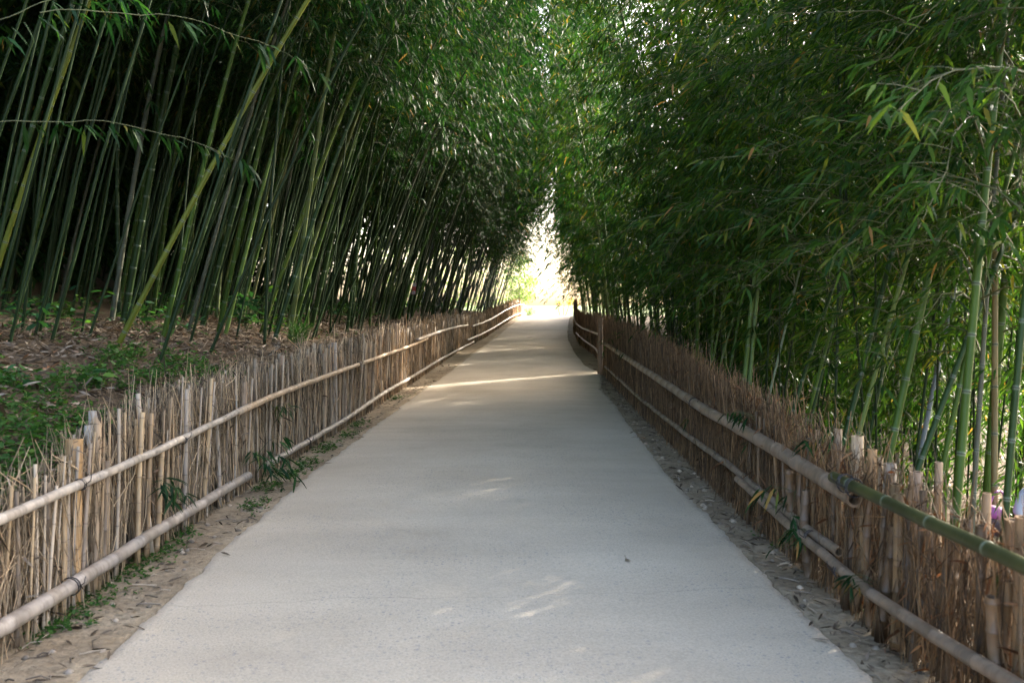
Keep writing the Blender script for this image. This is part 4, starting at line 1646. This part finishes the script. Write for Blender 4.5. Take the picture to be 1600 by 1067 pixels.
def leafy_plant(name, pos, h, spread, nleaf, L, ratio, mat, label, cat='plant', stems=5, dirz=(-.4, .6), group=None):
    root = empty(name, pos)
    tag(root, label, cat, group)
    sb = MB()
    lb = MB()
    for s in range(stems):
        a = rng.uniform(0, 6.28)
        hh = h * rng.uniform(.6, 1.05)
        rr = spread * rng.uniform(.3, 1)
        tq = np.linspace(0, 1, 5)
        pts = np.stack([math.cos(a) * rr * tq ** 1.6, math.sin(a) * rr * tq ** 1.6, hh * tq - .03], 1)
        sb.tube(pts, np.linspace(.005, .002, 5), 5, False)
        k = nleaf // stems
        q = rng.uniform(.25, 1, k)
        base = np.stack([np.interp(q, tq, pts[:, i]) for i in range(3)], 1)
        b = rng.uniform(0, 6.28, k)
        d = np.stack([np.cos(b), np.sin(b), rng.uniform(*dirz, k)], 1)
        Ls = L * rng.uniform(.6, 1.15, k)
        lb.leaves(base + d * .03, d, Ls, Ls * ratio * rng.uniform(.8, 1.15, k), 0, droop=.3, roll=.35, broad=ratio > .3)
    sb.build('stem', M['twig'], root)
    lb.build('foliage', mat, root)
    return root


leafy_plant('shrub', ray_ground(385, 516), .75, .45, 90, .17, .5, M['broad'], 'bushy broadleaf plant at the litter edge among the left bamboo feet', 'shrub', 9)
leafy_plant('shrub', ray_ground(415, 522), .35, .35, 60, .10, .5, M['weed'], 'low light green plant right beside the bushy broadleaf plant', 'shrub', 7)
leafy_plant('plant', ray_ground(226, 516), .42, .22, 26, .11, .6, M['weed'], 'small lime leaved plant on the litter in front of the dark culms', 'plant', 4)
leafy_plant('plant', ray_ground(248, 527), .22, .14, 14, .09, .6, M['weed'], 'tiny lime seedling at the foot of a bright green culm', 'plant', 3)
leafy_plant('grass_tuft', ray_ground(468, 545), .30, .22, 220, .26, .04, M['weed'], 'dark grass tuft just behind the straw fence top', 'grass tuft', 12, (.4, 1.6))
leafy_plant('plant', ray_ground(95, 498), .35, .4, 70, .14, .4, M['weed'], 'yellowish green leafy plant at the shaded back edge of the litter', 'plant', 7)
leafy_plant('plant', ray_ground(20, 610), .22, .2, 30, .10, .5, M['broad'], 'dark leaved plant in the green cover beside the left border', 'plant', 5)
leafy_plant('plant', ray_ground(150, 605), .2, .16, 14, .13, .5, M['broad'], 'bluish broadleaf weed in the green cover behind the cut posts', 'plant', 3)


def sprig(pos, az, n, L, lscale, label, droop=.45, e0=.5, mat='leaf'):
    root = empty('bamboo_sprig', pos)
    tag(root, label, 'bamboo sprig', 'green sprigs growing through the fences')
    mb = MB()
    for k in range(n):
        spray(mb, (0, 0, 0.02 * k), az + rng.normal(0, .9), L * rng.uniform(.5, 1.1), e0 + rng.normal(0, .5), droop, 4, lscale * .8, 0, 1, (2, 4), (.03, .09), .003)
    mb.build('foliage', [M[mat], M['twig']], root)
    return root


for (px, py, side, off, n, L, ls, lab) in (
        (402, 732, -1, .10, 7, .34, 1.15, 'largest dark green sprig bushing out between the ends of two lower left rails'),
        (425, 640, -1, .06, 3, .22, .7, 'small yellowish sprig hanging on the upper left rail past the cream post'),
        (238, 762, -1, .06, 3, .22, 1.0, 'small green sprig between the two left rails on the stakes'),
        (1180, 662, 1, .06, 3, .20, .9, 'green sprig lying on the thick tan right rail'),
        (1244, 770, 1, .06, 2, .22, 1.1, 'lone pair of green leaves hanging between the right rails'),
        (1300, 690, 1, -.10, 3, .30, 1.0, 'bright sprig sticking up behind the ragged reeds left of the tall cut post'),
        (1270, 850, 1, .05, 3, .16, .7, 'little green sprig low on the reeds above the paired lower rails'),
        (1365, 915, 1, .05, 2, .14, .6, 'tiny green sprig touching the single lower right rail')):
    p = on_fence(px, py, side, off)
    sprig(p, 0 if side < 0 else PI, n, L, ls, lab)

# branches hanging in from the left bamboo, close to the camera
def hanging_branch(p0, p1, n, lscale, parent_label, col=GREEN):
    """a bare-looking branch from p0 to p1 with drooping leaves, on its own young culm"""
    mb = MB()
    a, b = np.array(p0), np.array(p1)
    t = np.linspace(0, 1, 17)
    sag = np.array([0, 0, 1])[None] * (.16 * np.sin(t * PI) + .012 * np.sin(t * 17))[:, None] * np.linalg.norm(b - a) * .5
    pts = a[None] + (b - a)[None] * t[:, None] + sag
    mb.tube(pts + rng.normal(0, .003, pts.shape), np.linspace(.0034, .0013, 17), 5, False, None, 1)
    az = math.atan2(b[1] - a[1], b[0] - a[0])
    for q in np.linspace(.1, 1, int(n * 1.7)):
        p = np.array([np.interp(q, t, pts[:, k]) for k in range(3)])
        k = int(rng.integers(2, 5)) + (2 if q > .9 else 0)
        tipd = np.array([math.cos(az + rng.normal(0, .6)), math.sin(az + rng.normal(0, .6)), -.1]) * rng.uniform(.03, .10)
        ang = az + rng.normal(0, .8, k)
        d = np.stack([np.cos(ang), np.sin(ang), rng.uniform(-1.3, .0, k)], 1)
        Ls = rng.uniform(.10, .17, k) * lscale
        mb.leaves(p[None] + tipd[None] + rng.normal(0, .008, (k, 3)), d, Ls, Ls * rng.uniform(.14, .19, k), 0, droop=.4)
    return mb


# a bamboo outside the left border carries the two branches that reach into the picture
A = Vector((-4.3, 5.6, 0))
A.z = gz(A.x, A.y)
root = place_bamboo(PL[2], A, .12, .25, (.10, .15, .03), 'bamboo beyond the left border whose thin branches reach in with hanging leaves', 'bamboo of the left bank', thick=.9)
inv = Matrix.LocRotScale(root.location, root.rotation_euler, root.scale).inverted()
for (a, b, Ya, Yb, n, ls) in (((-40, 196), (372, 250), 5.0, 5.9, 11, 1.0), ((60, 20), (492, 108), 5.2, 6.4, 9, 1.1), ((-60, 60), (200, -10), 5.0, 5.6, 8, 1.0)):
    p0 = inv @ P(*a, Ya)
    p1 = inv @ P(*b, Yb)
    mbb = hanging_branch(p0, p1, n, ls, '')
    mbb.build('branch', [M['leaf'], M['twig']], root)

# near leafy bamboo at the upper right border
A = Vector((2.75, 3.9, 0))
A.z = gz(A.x, A.y)
place_bamboo(PR[1], A, .05, 2.6, GREEN, 'nearest leafy bamboo at the right border with large blurred leaves', 'bamboo behind the right fence')
A = Vector((3.6, 4.6, 0))
A.z = gz(A.x, A.y)
place_bamboo(PR[3], A, .05, 1.6, GREEN, 'second nearest leafy bamboo at the right border behind the blurred leaves', 'bamboo behind the right fence')


# ------------------------------------------------------------------ trees beyond the crest
def tree(pos, h, crown_r, trunk_r, mat, label, nclump=70, per=38, leaf=.22, cz=.62, group='sunlit trees beyond the crest'):
    root = empty('tree', pos)
    tag(root, label, 'tree', group)
    tb = MB()
    z = np.linspace(-.3, h * .75, 8)
    wx = rng.normal(0, .05 * h * .3, 8).cumsum() * .2
    tr_ = np.stack([wx, wx * .5, z], 1)
    tb.tube(tr_, np.linspace(trunk_r, trunk_r * .35, 8), 8)
    cb = MB()
    for k in range(nclump):
        a = rng.uniform(0, 6.28)
        q = rng.random()
        zz = h * (cz - .32 + .70 * q)
        rr = crown_r * math.sin(PI * min(.97, q * .85 + .13)) * rng.uniform(.35, 1.0)
        c = np.array([math.cos(a) * rr, math.sin(a) * rr, zz])
        if k % 4 == 0:
            s = np.array([np.interp(zz - rr * .5, z, tr_[:, i]) for i in range(3)])
            tb.tube([s, (s + c) / 2 + [0, 0, .1 * rr], c], [trunk_r * .3, trunk_r * .18, trunk_r * .06], 5, False)
        sg = crown_r * .20
        base = c + rng.normal(0, sg, (per, 3)) * [1, 1, .6]
        d = rng.normal(0, 1, (per, 3)) + [0, 0, -.4]
        L = leaf * rng.uniform(.6, 1.2, per)
        cb.leaves(base, d, L, L * .5, 0, simple=True)
    tb.build('trunk', M['bark'], root)
    cb.build('crown', mat, root)
    return root


for (px, Y, h, cr, tr_, lab) in ((812, 72, 5.2, 1.6, .07, 'slim light green tree at the left edge of the bright opening'),
                                 (772, 84, 9.5, 3.2, .16, 'taller yellow green tree glimpsed between the last left culms'),
                                 (715, 82, 8.5, 3.4, .16, 'yellow green tree shining through the far left culms'),
                                 (655, 78, 8.0, 3.4, .16, 'yellow green tree glimpsed behind the red sign'),
                                 (590, 80, 9.0, 3.6, .18, 'dim yellow green tree furthest into the left stand'),
                                 (960, 90, 9, 3.5, .18, 'light tree behind the far right culms')):
    p = P(px, 480, Y)
    p.z = gz(p.x, p.y)
    tree(p, h, cr, tr_, M['tree_leaf'], lab)

# the small bare forked tree with orange leaves on the crest
p = P(879, 490, 69)
p.z = gz(p.x, p.y)
root = empty('small_tree', p)
tag(root, 'small forked bare tree with orange leaf tufts on the crest of the path', 'tree')
tb = MB()
for (dx, h) in ((-.55, 1.75), (.62, 1.5), (.12, 1.3)):
    tq = np.linspace(0, 1, 6)
    tb.tube(np.stack([dx * tq ** .8, .1 * tq, -.2 + (h + .2) * tq], 1), np.linspace(.045, .014, 6), 6)
tb.build('trunk', M['bark'], root)
cb = MB()
for (cx, cz, s, k) in ((.75, 1.35, .22, 130), (.45, 1.25, .15, 60), (-.3, 1.25, .14, 45)):
    base = np.array([cx, 0, cz]) + rng.normal(0, s, (k, 3)) * [1, 1, .8]
    d = rng.normal(0, 1, (k, 3))
    L = rng.uniform(.08, .15, k)
    cb.leaves(base, d, L, L * .6, 0, simple=True)
cb.build('crown', M['autumn_leaf'], root)

# low pale shrubs beyond the crest
for k, (px, Y, h, lab) in enumerate(((826, 68, .9, 'round green bush where the left fence ends on the crest'),)):
    p = P(px, 490, Y)
    p.z = gz(p.x, p.y)
    leafy_plant('bush', p, h, h * .8, 420, .20 if k else .12, .5, M['tree_leaf'], lab, 'bush', 14)

# ------------------------------------------------------------------ sign and bin in the left stand
p = P(646, 451, 27.0)
root = empty('sign', (p.x, p.y, p.z - .17))
tag(root, 'small red and white sign hanging on a bamboo in the left stand', 'sign')
root.rotation_euler = (0, R(6), R(8))
mb = MB(); mb.box((0, 0, .17), (.11, .008, .34)); mb.build('board', M['sign_red'], root, smooth=False)
mb = MB(); mb.box((0, -.0065, .285), (.100, .005, .10)); mb.box((0, -.0065, .055), (.100, .005, .09)); mb.build('white_field', M['sign_white'], root, smooth=False)
mb = MB()
for zz in (.31, .285, .262, .075, .05, .03):
    mb.box((random.uniform(-.008, .008), -.0105, zz), (random.uniform(.05, .075), .003, .010))
mb.build('lettering', M['sign_mark'], root, smooth=False)
mb = MB()
mb.tube([(0, .004, .34), (.01, .03, .46), (.03, .10, .52)], .003, 5)
mb.build('cord', M['wire'], root)
sx, sy = p.x, p.y
hang = Vector((p.x + .06, p.y + .13, 0))
hang.z = gz(hang.x - .25, hang.y)
place_bamboo(PL[0], (hang.x - .30, hang.y, hang.z - .05), .20, 0, DKGREEN, 'dark bamboo that carries the small red and white sign', 'bamboo of the left bank')

p = P(765, 476, 58)
x, y = p.x, p.y
z = gz(x, y)
root = empty('bin', (x, y, z))
tag(root, 'dark green box like bin behind the far end of the left fence', 'bin')
mb = MB(); mb.box((0, 0, .45 + .25), (.42, .42, .9)); mb.build('body', M['bin'], root, smooth=False)
mb = MB(); mb.box((0, 0, 1.18), (.48, .48, .06)); mb.box((0, 0, 1.225), (.3, .3, .03)); mb.build('lid', M['bin'], root, smooth=False)
mb = MB()
for sx_ in (-.17, .17):
    for sy_ in (-.17, .17):
        mb.tube([(sx_, sy_, -.1), (sx_, sy_, .25)], .025, 6)
mb.build('stand', M['bin'], root)

# ------------------------------------------------------------------ dry leaf on the path
p = ray_ground(980, 876)
z = float(road_z(p.y)) + .028
d = P(980, 876, (z - 1.5) / ray(980, 876).z)
root_mb = MB()
root_mb.leaves(np.array([[0, .035, .004]]), np.array([[.05, -1, .12]]), np.array([.078]), np.array([.030]), 0, droop=-.1, roll=.2, broad=True)
root_mb.tube([(0, .035, .005), (-.003, .052, .012), (-.006, .062, .016)], .0011, 4)
o = root_mb.build('fallen_leaf', M['dry'])
o.location = (d.x, d.y, z)
tag(o, 'single small brown leaf lying alone on the pale concrete path', 'leaf')


# ------------------------------------------------------------------ person behind the right fence
def skin_body(name, joints, edges, mat, parent, sub=2):
    """one continuous surface grown over a skeleton: joints = (x, y, z, r)"""
    me = bpy.data.meshes.new(name)
    me.from_pydata([j[:3] for j in joints], edges, [])
    o = link(name, me, parent, [mat])
    md = o.modifiers.new('skin', 'SKIN')
    md.use_smooth_shade = True
    for v, j in zip(me.skin_vertices[0].data, joints):
        v.radius = (j[3], j[4] if len(j) > 4 else j[3])
    me.skin_vertices[0].data[0].use_root = True
    s = o.modifiers.new('sub', 'SUBSURF')
    s.levels = sub
    s.render_levels = sub
    return o


def build_person():
    pp = P(1630, 800, 5.35)
    x, y = pp.x, pp.y
    z = gz(x, y)
    shoulder_z = P(1590, 772, 5.35).z
    S = (shoulder_z - z) / 1.36
    root = empty('person', (x, y, z), (0, 0, R(25)))
    root.scale = (S, S, S)
    tag(root, 'person in a white short sleeved shirt half hidden behind the right reed fence', 'person')
    # faces away from the path (towards +Y), stooping slightly
    J = [(0, 0, .95, .115, .10), (0, .0, 1.10, .105, .09), (0, .02, 1.28, .125, .10), (0, .03, 1.40, .09, .075), (0, .045, 1.47, .05), (0, .06, 1.54, .05),
         (0, .07, 1.62, .078, .092), (0, .075, 1.71, .07, .085),
         (-.17, .02, 1.37, .055), (-.235, .06, 1.12, .045), (-.18, .27, 1.02, .036), (-.165, .33, 1.01, .03),
         (.17, .02, 1.37, .055), (.225, .05, 1.12, .045), (.19, .26, 1.02, .036), (.175, .32, 1.01, .03),
         (-.09, 0, .88, .085), (-.10, .02, .50, .058), (-.10, -.02, .10, .042), (-.10, .12, .035, .04),
         (.09, 0, .88, .085), (.10, .02, .50, .058), (.10, -.02, .10, .042), (.10, .12, .035, .04)]
    E = [(0, 1), (1, 2), (2, 3), (3, 4), (4, 5), (5, 6), (6, 7), (3, 8), (8, 9), (9, 10), (10, 11), (3, 12), (12, 13), (13, 14), (14, 15),
         (0, 16), (16, 17), (17, 18), (18, 19), (0, 20), (20, 21), (21, 22), (22, 23)]
    skin_body('body', J, E, M['skin'], root)
    # five fingers a hand, curled
    for s in (-1, 1):
        fb = []
        fe = []
        wx, wy, wz = (.165 * s, .33, 1.01)
        for k, ln in enumerate((.070, .078, .074, .058)):
            i0 = len(fb)
            ox = wx + s * (.027 - .018 * k)
            fb += [(ox, wy + .02, wz), (ox, wy + .07, wz - .005), (ox, wy + .07 + ln * .45, wz - .025), (ox, wy + .06 + ln * .4, wz - .055)]
            fb[i0:] = [(*v, .0095) for v in fb[i0:]]
            fe += [(i0, i0 + 1), (i0 + 1, i0 + 2), (i0 + 2, i0 + 3)]
            if k:
                fe.append((0, i0))
        i0 = len(fb)
        fb += [(wx - s * .04, wy + .03, wz - .005, .0105), (wx - s * .055, wy + .07, wz - .02, .0095)]
        fe += [(0, i0), (i0, i0 + 1)]
        skin_body('hand', fb, fe, M['skin'], root, 1)
    # shirt
    J = [(0, 0, .93, .135, .115), (0, .0, 1.10, .130, .110), (0, .02, 1.28, .150, .120), (0, .03, 1.39, .115, .09), (0, .04, 1.45, .062),
         (-.175, .02, 1.37, .075), (-.235, .055, 1.17, .066), (.175, .02, 1.37, .075), (.232, .05, 1.17, .066)]
    E = [(0, 1), (1, 2), (2, 3), (3, 4), (3, 5), (5, 6), (3, 7), (7, 8)]
    skin_body('shirt', J, E, M['shirt'], root)
    J = [(0, 0, .97, .128, .11), (-.09, 0, .87, .10), (-.10, .02, .50, .075), (-.10, -.015, .12, .062), (.09, 0, .87, .10), (.10, .02, .50, .075), (.10, -.015, .12, .062)]
    E = [(0, 1), (1, 2), (2, 3), (0, 4), (4, 5), (5, 6)]
    skin_body('trousers', J, E, M['trousers'], root)
    J = [(0, .045, 1.60, .078, .085), (0, .055, 1.68, .092, .098), (0, .07, 1.735, .078, .086)]
    skin_body('hair', J, [(0, 1), (1, 2)], M['hair'], root)
    mb = MB()
    for s in (-1, 1):
        th = np.linspace(0, 1, 5)
        mb.tube(np.stack([s * .078 + 0 * th, .06 + .012 * np.sin(th * PI), 1.60 + .06 * th], 1), [.006, .013, .016, .014, .006], 8)
    mb.build('ear', M['skin'], root)
    mb = MB()
    th = np.linspace(0, 1, 4)
    mb.tube(np.stack([0 * th, .155 + .022 * np.sin(th * 2.2), 1.655 - .045 * th], 1), [.006, .010, .014, .008], 8)
    mb.build('nose', M['skin'], root)
    for s in (-1, 1):
        mb = MB()
        th = np.linspace(-1, 1, 5)
        mb.tube(np.stack([s * .032 + .014 * th, .152 + 0 * th, 1.655 + 0 * th], 1), [.002, .007, .009, .007, .002], 8)
        mb.build('eye', M['hair'], root)
    mb = MB()
    th = np.linspace(-1, 1, 5)
    mb.tube(np.stack([.024 * th, .150 - .006 * th ** 2, 1.585 + 0 * th], 1), [.002, .005, .006, .005, .002], 8)
    mb.build('mouth', plain('lips', (.35, .13, .11), .5), root)
    for s in (-1, 1):
        mb = MB()
        th = np.linspace(0, 1, 6)
        mb.tube(np.stack([s * .10 + 0 * th, -.09 + .30 * th, .045 + .012 * np.sin(th * PI)], 1), np.array([.03, .05, .052, .055, .048, .025]), 10)
        mb.build('shoe', M['shoe'], root)
    # bag held in the left hand
    bx = P(1552, 800, 5.35)
    bag = empty('bag', (bx.x, bx.y, bx.z - .14), (0, R(12), R(25)))
    tag(bag, 'purple and dark bag beside the person in the white shirt', 'bag')
    mb = MB()
    for k, (z0, sx_, sy_) in enumerate(((0, .17, .085), (.05, .20, .10), (.12, .195, .10), (.16, .17, .085))):
        pass
    zz = np.array([0, .03, .09, .14, .165])
    rr = np.array([.07, .095, .10, .085, .05])
    mb.tube(np.stack([0 * zz, 0 * zz, zz], 1), rr, 14)
    mb.V[-1][:, 1] *= .55
    mb.build('body', M['bag_dark'], bag)
    mb = MB()
    mb.tube(np.stack([0 * zz[2:], 0 * zz[2:], zz[2:] + .012], 1), rr[2:] * 1.08, 14)
    mb.V[-1][:, 1] *= .58
    mb.build('flap', M['bag'], bag)
    mb = MB()
    th = np.linspace(0, PI, 10)
    mb.tube(np.stack([.07 * np.cos(th), 0 * th, .16 + .11 * np.sin(th)], 1), .008, 6)
    mb.build('strap', M['bag'], bag)


build_person()
print('bamboos', bamboo_count, 'left', nleft, 'right', nright, 'young', nyoung)
